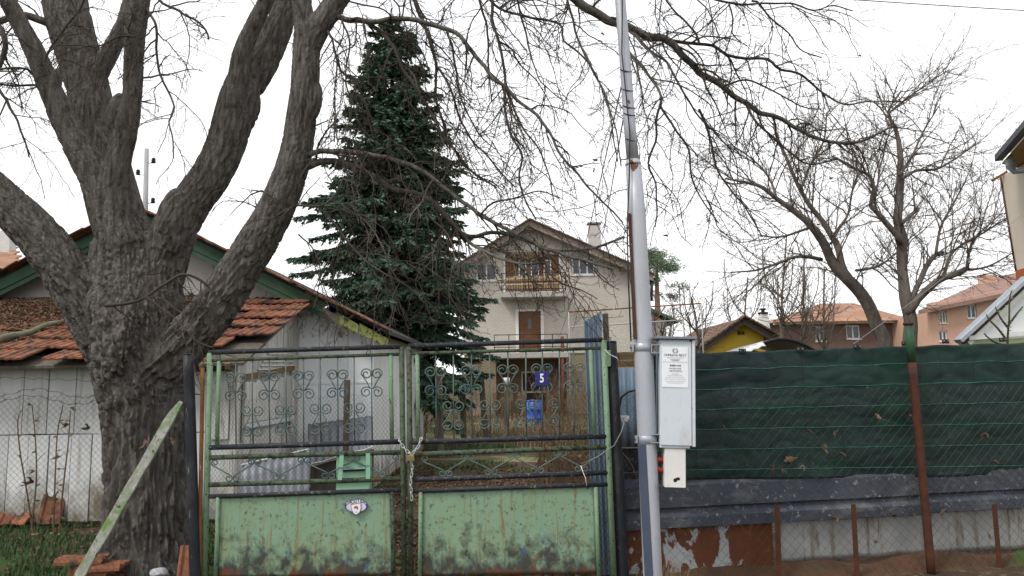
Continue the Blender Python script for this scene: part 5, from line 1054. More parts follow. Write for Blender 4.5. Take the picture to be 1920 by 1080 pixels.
for k, v in limbs.items():
    if k == 'T': path, rad = traced(v[0], v[1], .06)
    else: path, rad = traced(v, depth[k], .06)
    # gentle crookedness
    path = [p + V((mnoise.noise(p * 1.7), mnoise.noise(p * 1.7 + V((9, 0, 0))), 0)) * r * .06 for p, r in zip(path, rad)]
    rad = [r * (.925 if k == 'T' else .86) for r in rad]; tb.tube(path, rad, 22); axes.append((k, path, rad))
# burls and healed stubs: lumps half sunk into the limb
for px, py, r, Yb in ((218, 210, 17, 6.42), (588, 190, 17, 6.38), (322, 420, 30, 6.60), (470, 205, 18, 6.85), (104, 152, 12, 6.42), (232, 640, 26, 6.35)):
    c0 = P(px, py, Yb); r_ = r * M2(Yb); ax_ = V((.15, 0, 1)).normalized(); tb.tube([c0 + ax_ * r_ * 2.4 * math.cos(a) for a in [math.pi * (1 - i / 8) for i in range(9)]], [max(.004, r_ * math.sin(math.pi * i / 8)) for i in range(9)], 14)
tm = tb.mesh('trunk_src', None, wal.location, fix=True)
tmp = link(bpy.data.objects.new('trunk_src', tm)); rm = tmp.modifiers.new('r', 'REMESH'); rm.mode = 'VOXEL'; rm.voxel_size = .0115
sm = tmp.modifiers.new('s', 'SMOOTH'); sm.factor = .5; sm.iterations = 14
dg = bpy.context.evaluated_depsgraph_get(); me = bpy.data.meshes.new_from_object(tmp.evaluated_get(dg)); bpy.data.objects.remove(tmp)
nv = len(me.vertices); co = np.empty(nv * 3); me.vertices.foreach_get('co', co); co = co.reshape(-1, 3); no = np.empty(nv * 3); me.vertices.foreach_get('normal', no); no = no.reshape(-1, 3)
Aq, Bq, Rq, Sq, Kq = [], [], [], [], []
for ki, (k, path, rad) in enumerate(axes):
    s = 0
    path, rad = path[::2] + path[-1:], rad[::2] + rad[-1:]
    for a, b, r in zip(path[:-1], path[1:], rad):
        if (b - a).length < 1e-4: continue
        Aq.append(a - wal.location); Bq.append(b - wal.location); Rq.append(r); Sq.append(s); Kq.append(ki); s += (b - a).length
Aq = np.array(Aq); Bq = np.array(Bq); Rq = np.array(Rq); Sq = np.array(Sq); Kq = np.array(Kq); Dq = Bq - Aq; Lq = (Dq ** 2).sum(1)
disp = np.zeros(nv)
PERM = np.random.RandomState(3).permutation(256); PERM = np.concatenate([PERM, PERM, PERM]); GR3 = np.random.RandomState(4).normal(size=(256, 3)); GR3 /= np.linalg.norm(GR3, axis=1)[:, None]
def pn(x, y, z):
    xi, yi, zi = (np.floor(a).astype(int) for a in (x, y, z)); xf, yf_, zf_ = x - xi, y - yi, z - zi; fd = lambda t: t * t * t * (t * (t * 6 - 15) + 10); u, v, w_ = fd(xf), fd(yf_), fd(zf_); out = 0
    for a in (0, 1):
        for b in (0, 1):
            for c in (0, 1):
                h = PERM[PERM[PERM[(xi + a) & 255] + ((yi + b) & 255)] + ((zi + c) & 255)]; g = GR3[h & 255]
                out = out + (g[:, 0] * (xf - a) + g[:, 1] * (yf_ - b) + g[:, 2] * (zf_ - c)) * (u if a else 1 - u) * (v if b else 1 - v) * (w_ if c else 1 - w_)
    return out
Tp = sorted([(q.z - wal.location.z, q.x - wal.location.x, q.y - wal.location.y) for q in axes[0][1]][::6]); TZ, TX, TYy = (np.array([q[i] for q in Tp]) for i in range(3))
for c0 in range(0, nv, 6000):
    p = co[c0:c0 + 6000]; t = np.clip(((p[:, None] - Aq) * Dq).sum(2) / Lq, 0, 1); q = Aq + t[..., None] * Dq; ds = np.sqrt(((p[:, None] - q) ** 2).sum(2)); j = (ds - Rq).argmin(1)
    ii = np.arange(len(p)); rad = np.maximum(Rq[j], .05); o = p - q[ii, j]; s_ = Sq[j] + t[ii, j] * np.sqrt(Lq[j]); kk = Kq[j] * 7.3; axd = Dq[j] / np.sqrt(Lq[j])[:, None]
    o = o - axd * (o * axd).sum(1)[:, None]; th = np.arctan2(o[:, 1], o[:, 0] + o[:, 2] * .3); rr_ = rad[:, None]; oc = o / np.maximum(np.linalg.norm(o, axis=1), 1e-5)[:, None] * rr_
    isT = Kq[j] == 0; s_ = np.where(isT, p[:, 2], s_); axT = np.stack([np.interp(p[:, 2], TZ, TX), np.interp(p[:, 2], TZ, TYy), p[:, 2]], 1); oT = p - axT; oc = np.where(isT[:, None], oT, oc)
    low = np.clip((3.1 - p[:, 2]) / 1.7, 0, 1); fr = 19 + 6 * (1 - low); vs_ = 2.1 + 1.9 * (1 - low)
    wx = .022 * pn(oc[:, 0] * 6 + kk, oc[:, 1] * 6 + oc[:, 2] * 6, s_ * 3.2); wy = .022 * pn(oc[:, 0] * 6 + kk + 40, oc[:, 1] * 6 + oc[:, 2] * 6, s_ * 3.2)
    X = (oc[:, 0] + wx); Y_ = (oc[:, 1] + wy); Z_ = oc[:, 2] * .9
    n1 = pn(X * fr + kk, Y_ * fr + Z_ * fr, s_ * vs_); n2 = pn(X * fr * 1.9 + kk + 9, (Y_ + Z_) * fr * 1.9, s_ * vs_ * 2.2); n3 = pn(X * 60, (Y_ + Z_) * 60, s_ * 26); br = pn(X * 9 + 3, (Y_ + Z_) * 9, s_ * 13)
    st_ = lambda a, w_: 1 - np.clip(np.abs(a) / w_, 0, 1) ** 1.5
    fiss = np.clip(1.35 * st_(n1, .16 + .10 * low), 0, 1); f2 = np.clip(1.2 * st_(n2, .11 + .05 * low), 0, 1); cr = st_(br, .06)
    amp = (.014 + .046 * low) * np.minimum(1, rad / .15)
    disp[c0:c0 + 6000] = amp * (.30 - np.maximum(np.maximum(fiss, .6 * f2), .35 * cr * (1 - low)) + .16 * n3)
co += no * disp[:, None]; me.vertices.foreach_set('co', co.ravel()); me.polygons.foreach_set('use_smooth', np.ones(len(me.polygons), dtype=bool))
me.materials.clear(); me.materials.append(m_bark); me.update(); me.name = 'trunk'
o = link(bpy.data.objects.new('trunk', me)); o.parent = wal
# main boughs traced one by one: (points, r0 px, r1 px, depth)
boughs = [
 ([(562, 298), (580, 291), (600, 285), (640, 282), (700, 293), (755, 305), (800, 325), (850, 365), (905, 405), (960, 436), (1010, 460), (1051, 475), (1104, 490), (1149, 504)], 9.5, 3.5, (6.46, 5.9)),
 ([(560, 320), (580, 311), (600, 303), (640, 306), (690, 325), (740, 352), (790, 366), (820, 389), (853, 424), (879, 444), (909, 437), (944, 439), (986, 451), (1050, 470), (1115, 465), (1170, 443)], 11.5, 3, (6.46, 6.4)),
 ([(815, 385), (850, 421), (879, 454), (918, 475), (944, 487), (990, 494), (1027, 493)], 6.5, 2.5, (6.35, 6.1)),
 ([(612, 30), (640, 33), (693, 40), (747, 36), (800, 44), (844, 58), (876, 87), (902, 116), (924, 147), (951, 164), (973, 187), (1004, 213), (1031, 249), (1049, 284), (1076, 320), (1107, 356), (1133, 382), (1169, 418)], 9, 2.2, (6.35, 5.9)),
 ([(690, 42), (715, 60), (738, 89), (756, 129), (773, 156), (787, 182), (809, 218), (827, 249), (849, 276), (871, 307), (889, 324), (930, 352)], 6.5, 2.2, (6.35, 6.2)),
 ([(770, -60), (778, 0), (796, 49), (809, 84), (818, 120), (816, 173), (831, 231), (844, 267), (867, 307), (911, 338)], 6, 2.2, (6.5, 6.3)),
 ([(820, 125), (827, 133), (849, 178), (867, 231), (893, 271), (929, 311), (965, 350)], 4.5, 2, (6.4, 6.2)),
 ([(930, -80), (924, 0), (924, 44), (938, 89), (947, 147), (947, 200), (956, 249), (978, 293), (973, 338), (991, 387), (1004, 413)], 5.5, 2.2, (6.2, 5.9)),
 ([(890, -60), (898, 0), (911, 40), (916, 80), (916, 133), (922, 190)], 4.5, 1.8, (6.7, 6.6)),
 ([(900, -20), (938, 18), (991, 33), (1049, 44), (1058, 76), (1093, 107), (1120, 147), (1138, 191), (1156, 249), (1164, 311)], 4.5, 1.8, (6.5, 6.2)),
 ([(615, 60), (622, 75), (631, 111), (629, 178), (627, 267)], 4, 1.6, (6.2, 6.1)),
 ([(625, 90), (640, 133), (671, 160), (689, 209), (700, 260)], 4, 1.6, (6.3, 6.2)),
 ([(520, 405), (545, 390), (560, 384), (590, 386), (613, 381), (632, 360), (644, 333)], 4.5, 2, (6.25, 6.0)),
 ([(595, 386), (627, 418), (653, 458), (700, 500), (735, 520), (770, 540)], 4, 1.8, (6.2, 6.0)),
 ([(880, -270), (960, -170), (1020, -70), (1060, -20), (1100, 15), (1140, 38), (1180, 51), (1215, 67), (1247, 73), (1273, 93), (1295, 120), (1322, 142), (1353, 160), (1375, 178), (1402, 195), (1429, 213), (1464, 222), (1491, 240), (1527, 258), (1571, 267), (1615, 262), (1647, 249), (1673, 235)], 17, 2.6, (6.3, 6.8)),
 ([(1247, 73), (1269, 78), (1309, 82), (1335, 84), (1375, 109), (1438, 109), (1464, 131), (1504, 140), (1535, 169), (1580, 195), (1633, 189), (1691, 191)], 6, 2, (6.5, 6.8)),
 ([(1313, 84), (1304, 62), (1278, 35), (1251, 4), (1230, -40)], 4, 2, (6.5, 6.6)),
 ([(1175, 52), (1189, 62), (1211, 89), (1247, 116), (1273, 160), (1291, 191), (1318, 227), (1349, 258)], 5, 2, (6.45, 6.3)),
 ([(1165, 70), (1180, 98), (1207, 129), (1233, 164), (1238, 191), (1231, 231), (1229, 267), (1216, 307), (1229, 342), (1233, 391), (1229, 427)], 5.5, 1.9, (6.45, 6.3)),
 ([(1238, 200), (1264, 240), (1291, 280), (1296, 333), (1318, 378), (1349, 418)], 4, 1.8, (6.4, 6.2)),
 ([(1310, 205), (1322, 231), (1336, 276), (1344, 320), (1367, 351), (1402, 396), (1429, 444)], 4.5, 1.8, (6.5, 6.5)),
 ([(1398, 195), (1420, 231), (1451, 258), (1478, 284), (1518, 307), (1571, 298)], 4.5, 1.8, (6.6, 6.6)),
 ([(1180, -60), (1260, -30), (1340, 0), (1384, 7), (1438, 7), (1487, 7), (1527, 20), (1562, 9), (1600, 20)], 4.5, 1.6, (6.2, 6.2)),
 ([(1410, 2), (1420, 4), (1442, 31), (1478, 62), (1500, 93), (1540, 108)], 3.6, 1.5, (6.2, 6.4)),
 ([(1366, 8), (1375, 35), (1372, 62), (1390, 80)], 3.2, 1.5, (6.2, 6.2)),
 ([(1060, -20), (1080, 60), (1100, 111), (1122, 151), (1140, 191), (1149, 249), (1158, 302)], 4, 1.6, (6.3, 6.1)),
 ([(270, 10), (279, 25), (292, 50), (293, 83), (297, 133), (314, 167), (328, 200), (317, 228), (325, 264), (324, 297)], 5, 1.8, (6.3, 6.0)),
 ([(290, -15), (300, 0), (328, 17), (360, 35), (385, 55), (392, 72)], 5, 2.5, (6.1, 5.9)),
 ([(-30, 130), (0, 167), (14, 194), (28, 219), (42, 253), (56, 294)], 5.5, 2, (6.3, 6.1)),
 ([(60, 140), (50, 130), (20, 128), (0, 130), (-30, 126)], 4, 3, (6.3, 6.1)),
 ([(66, 160), (50, 160), (25, 161), (0, 157)], 4, 3, (6.3, 6.2)),
 ([(-20, 30), (5, 60), (12, 90), (0, 130)], 10, 6, (6.9, 6.9)),
 ([(95, 45), (70, 35), (40, 30), (0, 40), (-40, 60)], 13, 8, (7.1, 7.0)),
 ([(83, 117), (97, 89), (119, 58), (150, 14), (165, -20)], 4, 2.2, (6.15, 6.0)),
 ([(255, 68), (225, 70), (200, 82), (180, 88), (150, 85), (108, 86)], 3.4, 1.3, (6.15, 6.0)),
 ([(180, 90), (178, 115), (168, 128), (140, 118), (105, 105)], 2.4, 1.2, (6.02, 6.0)),
 ([(198, 572), (240, 567), (272, 555), (308, 532), (340, 514), (368, 521), (391, 534)], 5, 3.2, (6.05, 6.2)),
 ([(272, 555), (298, 575), (324, 594), (353, 625), (375, 642), (400, 651)], 3, 1.8, (6.05, 6.0)),
 ([(640, 30), (655, 80), (648, 140), (660, 200), (655, 260)], 3.4, 1.4, (6.3, 6.0)),
 ([(840, 60), (852, 110), (862, 170), (880, 220), (905, 260), (930, 280)], 3.8, 1.5, (6.4, 6.1)),
 ([(950, 165), (975, 230), (1010, 280), (1030, 330), (1040, 380)], 3.6, 1.5, (6.2, 5.9)),
 ([(960, -30), (985, 60), (1000, 120), (1020, 160), (1060, 190)], 3.6, 1.5, (6.6, 6.2)),
 ([(900, 405), (925, 380), (960, 372), (1010, 360), (1050, 370)], 3.4, 1.5, (6.1, 6.0)),
 ([(760, 310), (790, 345), (800, 400), (840, 440), (855, 500)], 3.4, 1.5, (6.25, 6.0)),
 ([(1355, 162), (1400, 150), (1450, 170), (1500, 200), (1540, 205)], 3.6, 1.5, (6.5, 6.4)),
 ([(540, -30), (600, -10), (660, 5), (720, 20), (750, 60)], 4, 1.6, (6.6, 6.6)),
 ([(1000, 445), (1020, 480), (1035, 520), (1090, 545), (1120, 560)], 3, 1.3, (6.1, 5.95)),
 ([(640, 385), (690, 420), (720, 470), (735, 530), (750, 590)], 3, 1.3, (6.2, 6.1)),
 ([(560, 440), (590, 470), (600, 520), (590, 570)], 2.6, 1.2, (6.2, 6.1)),
 ([(855, 430), (835, 480), (840, 540), (870, 600)], 3, 1.3, (6.2, 6.1)),
]
tw = MB()
for pl, r0, r1, Yv in boughs:
    path, rad = traced(lin(pl, r0 * .62, r1 * .72), Yv, .05)
    path = [p + V((mnoise.noise(p * 6), .8 * mnoise.noise(p * 5 + V((3, 0, 0))), mnoise.noise(p * 6 + V((0, 9, 0))))) * min(.02, .9 * r + .006) for p, r in zip(path, rad)]
    b = MB().tube(path, rad, 8 if r0 < 7 else 12, cap=False); b.build('bough', m_twig if r0 < 8 else m_bark, wal, fix=False)
    grow(tw, path, rad, 0, WAL, .06)
# extra boughs of the crown above the picture
for k in range(16):
    src = axes[[2, 3, 5, 7, 8, 10, 11, 1][k % 8]]; p = src[1][-1 - k // 3]; d = V((TR.uniform(-.8, 1), TR.uniform(-.5, .5), TR.uniform(.2, 1))).normalized(); pts = [p]
    for i in range(24): d = (d + V((TR.gauss(0, .1), TR.gauss(0, .1), -.035))).normalized(); pts.append(pts[-1] + d * .1)
    rad = [.05 * (1 - i / 26) + .004 for i in range(25)]; MB().tube(pts, rad, 8, cap=False).build('bough', m_bark, wal, fix=False); grow(tw, pts, rad, 0, WAL, .3)
for key in ('B', 'C', 'A', 'F', 'D', 'E1'):
    for k, path, rad in axes:
        if k == key: grow(tw, path, [min(r, .02) for r in rad], 0, [dict(WAL[0], gap=.55, len=(.3, .9)), WAL[1], WAL[2]], .45)
o = tw.build('twigs', m_twig, wal, fix=False); o['kind'] = 'stuff'
print('walnut twig faces', len(tw.f), 'trunk', len(me.polygons))
# a few shrivelled leaves and husks still hanging
for i, (px, py) in enumerate([(1608, 97), (1118, 323), (1134, 55), (1525, 150), (1395, 45), (1240, 440), (1527, 410), (1567, 340), (1235, 280), (1108, 290), (1212, 178), (1610, 275)]):
    rq = ray(px, py).normalized(); tp_ = min(TIPS, key=lambda q: ((q - CAM) - rq * (q - CAM).dot(rq)).length)
    o = inst(LM[i % 4], 'hanging_leaf', tp_ + V((0, 0, -.015)), (U(-.5, .5), U(-1.5, 1.5), U(-1, 1)), None, (.7,) * 3); tag(o, 'dark shrivelled leaf still hanging on a bare walnut twig', 'leaf', 'shrivelled leaves hanging on the walnut')
# ---------------------------------------------------------------- two bare trees on the right
FAR = [dict(gap=.115, ang=(.35, .95), len=(.6, 2.6), r=.017, rt=.0045, seg=.14, grav=.02, wig=.13, n=4),
       dict(gap=.12, ang=(.35, .95), len=(.25, .9), r=.008, rt=.0038, seg=.10, grav=.02, wig=.14, n=3),
       dict(gap=.13, ang=(.4, .95), len=(.1, .38), r=.0048, rt=.0032, seg=.09, grav=.03, wig=.14, n=3)]
def bare_tree(name, label, cat, stems, Y, cfg, root_px, group=None):
    base = P(root_px, 700, Y); t = thing(name, label, cat, (base.x, Y, 0), group); twg = MB()
    for i, (pl, dy) in enumerate(stems):
        path, rad = traced([(a, b, c * (.8 if i == 0 else .64)) for a, b, c in pl], (Y, Y + dy), .12)
        if i == 0: path = [V((path[0].x, Y, -.05))] + path; rad = [rad[0] * 1.25] + rad
        path = [path[0]] + [p + V((mnoise.noise(p * 2.3), mnoise.noise(p * 2 + V((3, 0, 0))), mnoise.noise(p * 2.3 + V((0, 9, 0))))) * min(.06, r * .9) for p, r in zip(path[1:], rad[1:])]
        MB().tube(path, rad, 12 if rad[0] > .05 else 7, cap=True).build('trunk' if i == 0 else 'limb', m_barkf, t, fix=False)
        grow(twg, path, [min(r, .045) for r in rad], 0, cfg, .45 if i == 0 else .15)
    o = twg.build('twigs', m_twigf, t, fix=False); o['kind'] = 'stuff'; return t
T1 = [([(1710, 690, 17), (1707, 640, 16), (1704, 600, 15), (1696, 556, 14), (1691, 511, 11.5), (1687, 455, 12), (1685, 400, 10), (1686, 340, 8.5), (1689, 300, 7), (1684, 260, 5.5), (1676, 235, 4.5), (1665, 210, 3), (1690, 170, 2)], .3),
      (lin([(1702, 590), (1721, 560), (1744, 537), (1770, 519), (1800, 509), (1815, 504)], 12, 8), -.4),
      (lin([(1815, 506), (1815, 492), (1822, 455), (1837, 436), (1880, 400)], 5, 2), -.3), (lin([(1770, 515), (1781, 478), (1800, 462), (1837, 440), (1894, 406)], 5, 2), .3),
      (lin([(1708, 565), (1725, 519), (1740, 492), (1755, 477), (1766, 474)], 8, 6), .5), (lin([(1755, 476), (1766, 425), (1785, 387), (1810, 340)], 4.5, 2), .4),
      (lin([(1686, 455), (1665, 421), (1646, 402), (1633, 387), (1638, 356), (1629, 329), (1602, 316), (1562, 293)], 9, 3), -.6), (lin([(1690, 420), (1705, 405), (1721, 391)], 6, 5), .2),
      (lin([(1690, 335), (1722, 320), (1758, 316), (1784, 302), (1830, 270)], 5, 2), .5), (lin([(1673, 240), (1660, 222), (1691, 191), (1735, 160), (1780, 130)], 4, 1.5), .3),
      (lin([(1815, 506), (1850, 500), (1890, 480)], 4, 2), .2), (lin([(1686, 330), (1712, 290), (1735, 240), (1760, 200)], 4.5, 1.6), .6), (lin([(1650, 405), (1640, 380), (1648, 330), (1640, 280)], 4.5, 1.6), .2), (lin([(1700, 560), (1690, 520), (1668, 500), (1640, 480)], 4, 1.6), .6)]
bare_tree('bare_tree', 'upright bare tree with lopped limbs behind the green screen', 'tree', T1, 14.0, FAR, 1710)
T2 = [([(1672, 700, 18), (1654, 635, 16), (1642, 601, 15), (1624, 567, 14.5), (1605, 541, 14), (1582, 515, 13), (1560, 485, 11.5), (1545, 462, 10.5), (1530, 436, 9.5), (1511, 414, 8), (1485, 395, 7), (1456, 373, 5.5), (1429, 351, 4.5), (1393, 342, 3), (1360, 335, 2)], -.4),
      (lin([(1597, 530), (1575, 481), (1560, 444), (1545, 417), (1522, 387), (1500, 355), (1482, 311), (1464, 275), (1450, 230)], 11, 3), .6),
      (lin([(1541, 487), (1500, 481), (1459, 492), (1417, 507), (1369, 511)], 6, 2), -.6), (lin([(1518, 427), (1490, 437), (1455, 445), (1420, 440)], 4.5, 2), .4), (lin([(1605, 507), (1646, 500), (1680, 474)], 4.5, 2), .4),
      (lin([(1500, 355), (1520, 310), (1545, 260), (1550, 210)], 4.5, 2), .3), (lin([(1456, 373), (1440, 330), (1400, 290), (1370, 270)], 4, 1.6), .3), (lin([(1560, 444), (1590, 400), (1600, 350), (1620, 300)], 4.5, 2), .3)]
bare_tree('bare_tree', 'bare tree leaning over the hipped roof behind the green screen', 'tree', T2, 14.6, FAR, 1672)
# small orchard trees further back
ORC = [dict(gap=.30, ang=(.35, .9), len=(.6, 1.6), r=.018, rt=.007, seg=.15, grav=.05, wig=.16, n=4), dict(gap=.20, ang=(.4, 1.0), len=(.2, .7), r=.009, rt=.006, seg=.12, grav=.04, wig=.16, n=3)]
def small_tree(px, yb, yt, Y, label, spread=1.0, n=5, r=5, grp=None):
    st = [(lin([(px, yb), (px + U(-6, 6), (yb * .6 + yt * .4)), (px + U(-10, 10), yt)], r, 1.5), .1)]
    for k in range(n):
        y0 = yb + (yt - yb) * U(.15, .6); sg = -1 if k % 2 else 1; dx = sg * U(14, 40) * spread
        st.append((lin([(px, y0), (px + dx * .5, y0 - 14), (px + dx, y0 - U(30, 60)), (px + dx * 1.1, y0 - U(70, 110))], r * .5, 1.2), U(-1, 1)))
    return bare_tree('bare_tree', label, 'tree', st, Y, ORC, px, grp)
small_tree(1306, 690, 560, 20, 'small gnarled bare fruit tree beside the white pipe frame', .8, 6)
small_tree(1245, 690, 590, 21, 'small bare fruit tree behind the meter box', .8, 5, 4)
small_tree(1500, 690, 470, 22, 'slender bare tree in front of the orange hipped roof', 1, 7, 4)
small_tree(1470, 690, 440, 23, 'slender bare tree behind the white chimney', 1, 7, 4)
small_tree(1545, 690, 500, 24, 'slender bare tree between arched canopy and brick house', 1, 6, 3.5)
small_tree(1400, 690, 520, 30, 'thin bare tree behind the yellow house', 1.1, 6, 3)
small_tree(790, 760, 640, 26, 'thin bare yard tree between spruce and house', .9, 5, 3)
# bushy dry thicket behind the gate's hinge side
t = thing('dry_thicket', 'tangled dry brown vine thicket behind the gate below the ribbed sheet', 'bush', (.75, 8.6, 0)); tk = MB(); m_th = mat('dry_vine', (.17, .10, .06), (.09, .055, .035), s=4, rough=.9)
for k in range(380):
    p = V((TR.gauss(.66, .13), TR.uniform(7.4, 9.6), 0)); d = V((TR.gauss(0, .25), TR.gauss(0, .2), 1)).normalized(); pts = [p]; rr_ = TR.uniform(.003, .007)
    for i in range(TR.randint(14, 24)): d = (d + V((TR.gauss(0, .2), TR.gauss(0, .2), TR.gauss(-.03, .1) - .012 * i * .8))).normalized(); pts.append(pts[-1] + d * .09)
    pts = [V((max(.3, q.x) if q.z < 1 else max(.4, q.x), q.y, max(.01, q.z))) for q in pts]
    tk.tube(pts, [rr_ * (1 - .7 * i / len(pts)) for i in range(len(pts))], 3, cap=False)
    if k % 2: grow(tk, pts, [rr_] * len(pts), 0, [dict(gap=.2, ang=(.4, 1.3), len=(.1, .4), r=.003, rt=.0018, seg=.05, grav=-.04, wig=.25, n=3)], .2)
o = tk.build('stems', m_th, t, fix=False); o['kind'] = 'stuff'
# budding shrub by the white lean-to
t = thing('budding_shrub', 'thin shrub with fresh green buds before the white lean-to', 'shrub', (P(1888, 700, 7.2).x, 7.2, 0)); bs_ = MB(); lf = MB()
for pl in ([(1890, 720), (1889, 640), (1892, 600), (1893, 560), (1897, 545)], [(1889, 640), (1870, 615), (1855, 600), (1849, 590)], [(1891, 610), (1905, 590), (1918, 575)], [(1890, 650), (1862, 640), (1845, 625)], [(1890, 615), (1875, 595), (1866, 575)]):
    path, rad = traced(lin(pl, 2.4, 1.0), 7.2, .04); bs_.tube(path, rad, 5, cap=False)
    for q in path[::2]:
        if q.z > 1.9:
            for k in range(3):
                d = V((TR.gauss(0, 1), TR.gauss(0, 1), TR.uniform(0, 1))).normalized(); s_ = d.orthogonal().normalized() * .008; lf.add([q, q + d * .02 + s_, q + d * .04, q + d * .02 - s_], [(0, 1, 2, 3)])
bs_.v[0:0] = []; bs_.build('stems', m_twig, t, fix=False); lf.build('buds', plain('fresh_bud', (.25, .36, .07), .6), t, fix=False)['kind'] = 'stuff'
# weeds climbing the left fence and ivy by the gate
t = thing('weed', 'dead climbing weed stalks tangled in the chain link before the shed', 'weed', (P(60, 1000, 6.05).x, 6.05, 0)); wd_ = MB(); wl_ = MB()
for pl in ([(62, 1000), (50, 920), (38, 850), (33, 790), (40, 770)], [(58, 1000), (68, 900), (66, 820), (60, 760)], [(110, 1000), (120, 900), (128, 830), (132, 770)], [(100, 1000), (104, 880), (108, 810), (118, 760)]):
    path, rad = traced(lin(pl, 1.6, .8), 6.02, .04); wd_.tube(path, rad, 4, cap=False); grow(wd_, path, rad, 0, [dict(gap=.12, ang=(.4, 1.2), len=(.05, .2), r=.003, rt=.0012, seg=.03, grav=-.02, wig=.2, n=3)], .2)
    for q in path[::3]:
        d = V((TR.gauss(0, 1), TR.gauss(0, 1), TR.uniform(-.5, .5))).normalized(); s_ = d.orthogonal().normalized() * .012; wl_.add([q, q + d * .02 + s_, q + d * .045, q + d * .02 - s_], [(0, 1, 2, 3)])
wd_.build('stalks', m_th, t, fix=False); wl_.build('leaves', mat('yellowing_leaf', (.20, .20, .05), (.12, .10, .04), rough=.8), t, fix=False)['kind'] = 'stuff'
# ---------------------------------------------------------------- spruce
def needles(mb, p, d, ln, wd, up):
    s_ = d.cross(up); s_ = s_.normalized() if s_.length > 1e-4 else d.orthogonal().normalized(); u = s_.cross(d)
    ra_ = (len(mb.v) * 2.399) % 6.283
    for ax_ in (s_ * math.cos(ra_) + u * math.sin(ra_),):
        k = len(mb.v); mb.v += [tuple(p), tuple(p + d * ln * .4 + ax_ * wd), tuple(p + d * ln), tuple(p + d * ln * .4 - ax_ * wd)]; mb.f.append((k, k + 1, k + 2, k + 3)); mb.sm.append(False)
SPY = 18.0; bpos = V((P(728, 830, SPY).x, SPY, 0)); tip = P(736, 42, SPY); HT = tip.z
spr = thing('spruce_tree', 'tall dark blue green spruce between shed and beige house', 'tree', bpos)
MB().tube([bpos + V((0, 0, -.05)), bpos + V((.02, 0, 2)), bpos.lerp(tip, .5), tip], [.24, .2, .11, .015], 12, cap=False).build('trunk', mat('spruce_bark', (.10, .07, .05), (.06, .045, .035), s=6, rough=.95, bump=.01), spr)
SR = random.Random(5); cr_ = MB(); lm_ = MB()
z = 1.9
while z < HT - .15:
    f = (HT - z) / (HT - 1.9); R0 = 2.8 * f ** .74 * (1 if f < .93 else .85) + .08; nb = int(8 + 9 * f)
    for k in range(nb):
        a = SR.uniform(0, 6.283); Lb = R0 * (SR.uniform(.45, 1.0) if SR.random() < .75 else SR.uniform(.95, 1.18)); base = bpos.lerp(tip, (z + SR.uniform(-.12, .12)) / HT); base.z = z + SR.uniform(-.2, .2)
        d = V((math.cos(a), math.sin(a), .18 - .35 * f)); n = max(4, int(Lb / .11)); p = base.copy(); pts = [p.copy()]
        for i in range(n):
            t_ = i / n; d = (d + V((SR.gauss(0, .06), SR.gauss(0, .06), -.06 * f + .12 * t_ * f))).normalized(); p = p + d * (Lb / n); pts.append(p.copy())
            if t_ < .12: continue
            taper = (1 - t_) ** .6
            for sg in (-1, 1):
                for q in range(3):
                    sd = d.cross(V((0, 0, 1))).normalized() * sg; dd = (d * SR.uniform(.5, 1.1) + sd * SR.uniform(.5, 1.1) + V((0, 0, SR.uniform(-.9, .25)))).normalized(); l2 = (.14 + .42 * taper * min(1, Lb)) * SR.uniform(.6, 1.1); pp_ = p.copy(); ns = max(2, int(l2 / .085))
                    for j in range(ns):
                        dd = (dd + V((SR.gauss(0, .08), SR.gauss(0, .08), -.10))).normalized(); needles(cr_, pp_, dd, .13 * SR.uniform(.7, 1.3), .030, V((0, 0, 1)))
                        if j % 1 == 0:
                            for s2 in (-1, 1): needles(cr_, pp_, (dd + dd.cross(V((0, 0, 1))) * s2 * .8 + V((0, 0, SR.uniform(-.4, .1)))).normalized(), .11 * SR.uniform(.7, 1.3), .026, V((0, 0, 1)))
                        pp_ = pp_ + dd * .085
            needles(cr_, p, d, .16, .03, V((0, 0, 1)))
        lm_.tube(pts, [.025 * (1 - i / (n + 1)) * (.4 + f) + .004 for i in range(len(pts))], 4, cap=False)
    z += .17 + .09 * f
m_spr = mat('spruce_needles', (.05, .098, .066), (.085, .14, .092), s=1.6, rough=.7, spec=.3, layers=[((.10, .155, .105), 4, (1, 1, 1), .58, .74), ((.12, .10, .06), 1.8, (1, 1, 1), .70, .80)])
o = cr_.build('crown', m_spr, spr, fix=False); lm_.build('branches', MATS['spruce_bark'], spr, fix=False); print('spruce faces', len(cr_.f))
cn = MB()
for k in range(26):
    a = SR.uniform(0, 6.28); z_ = HT - SR.uniform(.25, 1.3); rr_ = .12 + (HT - z_) * .30; q = bpos.lerp(tip, z_ / HT) + V((math.cos(a) * rr_, math.sin(a) * rr_, 0)); q.z = z_; cn.lathe(q - V((0, 0, .12)), [(.006, 0), (.028, .03), (.03, .07), (.012, .12)], 7)
o = cn.build('cones', plain('spruce_cone', (.16, .07, .04), .85), spr, fix=False); o['kind'] = 'stuff'
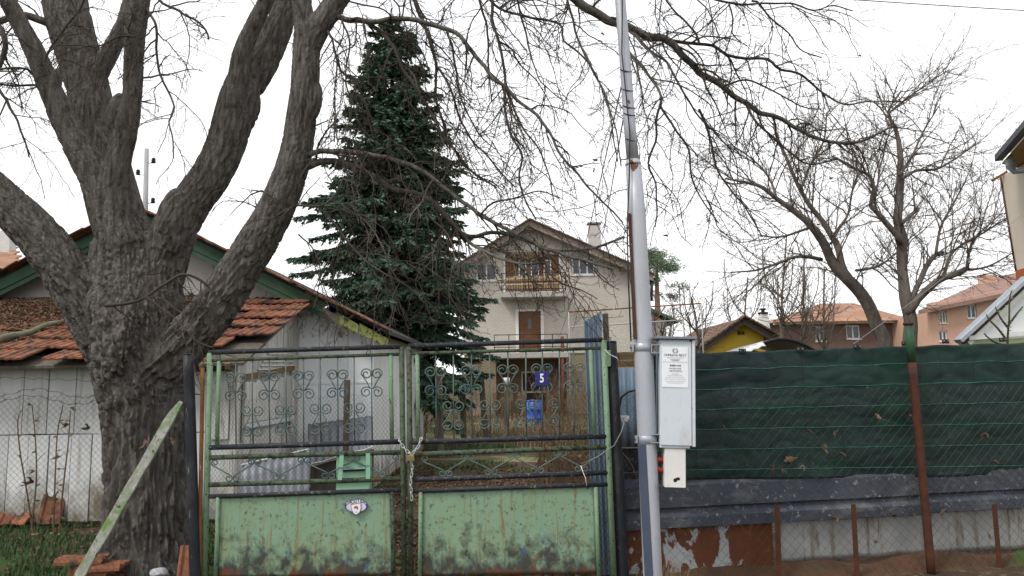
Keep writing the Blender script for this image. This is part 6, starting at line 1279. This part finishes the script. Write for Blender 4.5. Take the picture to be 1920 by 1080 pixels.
# pine beyond the house
PNY = 46; pb_ = V((P(1234, 640, PNY).x, PNY, 0)); pt_ = P(1230, 478, PNY)
pin = thing('pine_tree', 'rounded pine behind the right corner of the beige house', 'tree', pb_)
MB().tube([pb_, pb_.lerp(pt_, .6), pt_], [.28, .2, .06], 10).build('trunk', mat('pine_bark', (.26, .17, .12), (.18, .12, .09), s=3, rough=.95), pin)
pc = MB()
for k in range(52):
    h = SR.random(); cx, cz = 1212 + SR.uniform(-25, 62) * (.55 + .6 * h), 478 + 78 * h ** 1.2 + SR.uniform(-4, 4)
    c0 = P(cx, cz, PNY) + V((0, SR.uniform(-1.8, 1.8), 0))
    for q in range(120):
        d = V((SR.gauss(0, 1), SR.gauss(0, 1), SR.gauss(.25, .7))).normalized(); needles(pc, c0 + V((SR.gauss(0, .28), SR.gauss(0, .28), SR.gauss(0, .14))), d, .26, .022, V((0, 0, 1)))
    
pc.build('crown', mat('pine_needles', (.10, .16, .085), (.14, .20, .11), s=.8, rough=.7, layers=[((.03, .055, .03), 1.3, (1, 1, 1), .56, .68)]), pin, fix=False)
# far hedge and shrubs closing the yard
def shrub(px, Y, wd, ht, label, m, n=26, leafy=False):
    t = thing('bare_shrub', label, 'shrub', (P(px, 780, Y).x, Y, 0)); s_ = MB(); x0_ = P(px, 780, Y).x
    for k in range(n):
        p = V((x0_ + SR.gauss(0, wd * .25), Y + SR.gauss(0, .3), 0)); d = V((SR.gauss(0, .35), SR.gauss(0, .2), 1)).normalized(); pts = [p]
        for i in range(8): d = (d + V((SR.gauss(0, .12), SR.gauss(0, .1), 0))).normalized(); pts.append(pts[-1] + d * ht / 8)
        s_.tube(pts, [.014 * (1 - i / 10) for i in range(9)], 3, cap=False); grow(s_, pts, [.01] * 9, 0, [dict(gap=.25, ang=(.3, .9), len=(.2, .7), r=.008, rt=.004, seg=.12, grav=.02, wig=.15, n=3)], .2)
    o = s_.build('stems', m, t, fix=False); o['kind'] = 'stuff'
shrub(805, 24, 2.2, 1.7, 'bare brown shrub behind the yard posts', m_th, 30); shrub(755, 19, 1.6, 1.5, 'bare brown shrub beside the spruce trunk', m_th, 24)
shrub(1050, 24, 1.5, 2.0, 'bare brown shrub right of the blue barrel', m_th, 24); shrub(880, 29, 2.4, 1.5, 'bare brown shrub against the house plinth', m_th, 26)
shrub(1330, 18, 2.0, 2.2, 'pale bramble canes before the yellow house', mat('pale_cane', (.34, .27, .20), (.25, .19, .14), rough=.85), 24); shrub(1385, 17, 2.0, 2.2, 'pale bramble canes beside the arched canopy', MATS['pale_cane'], 20)
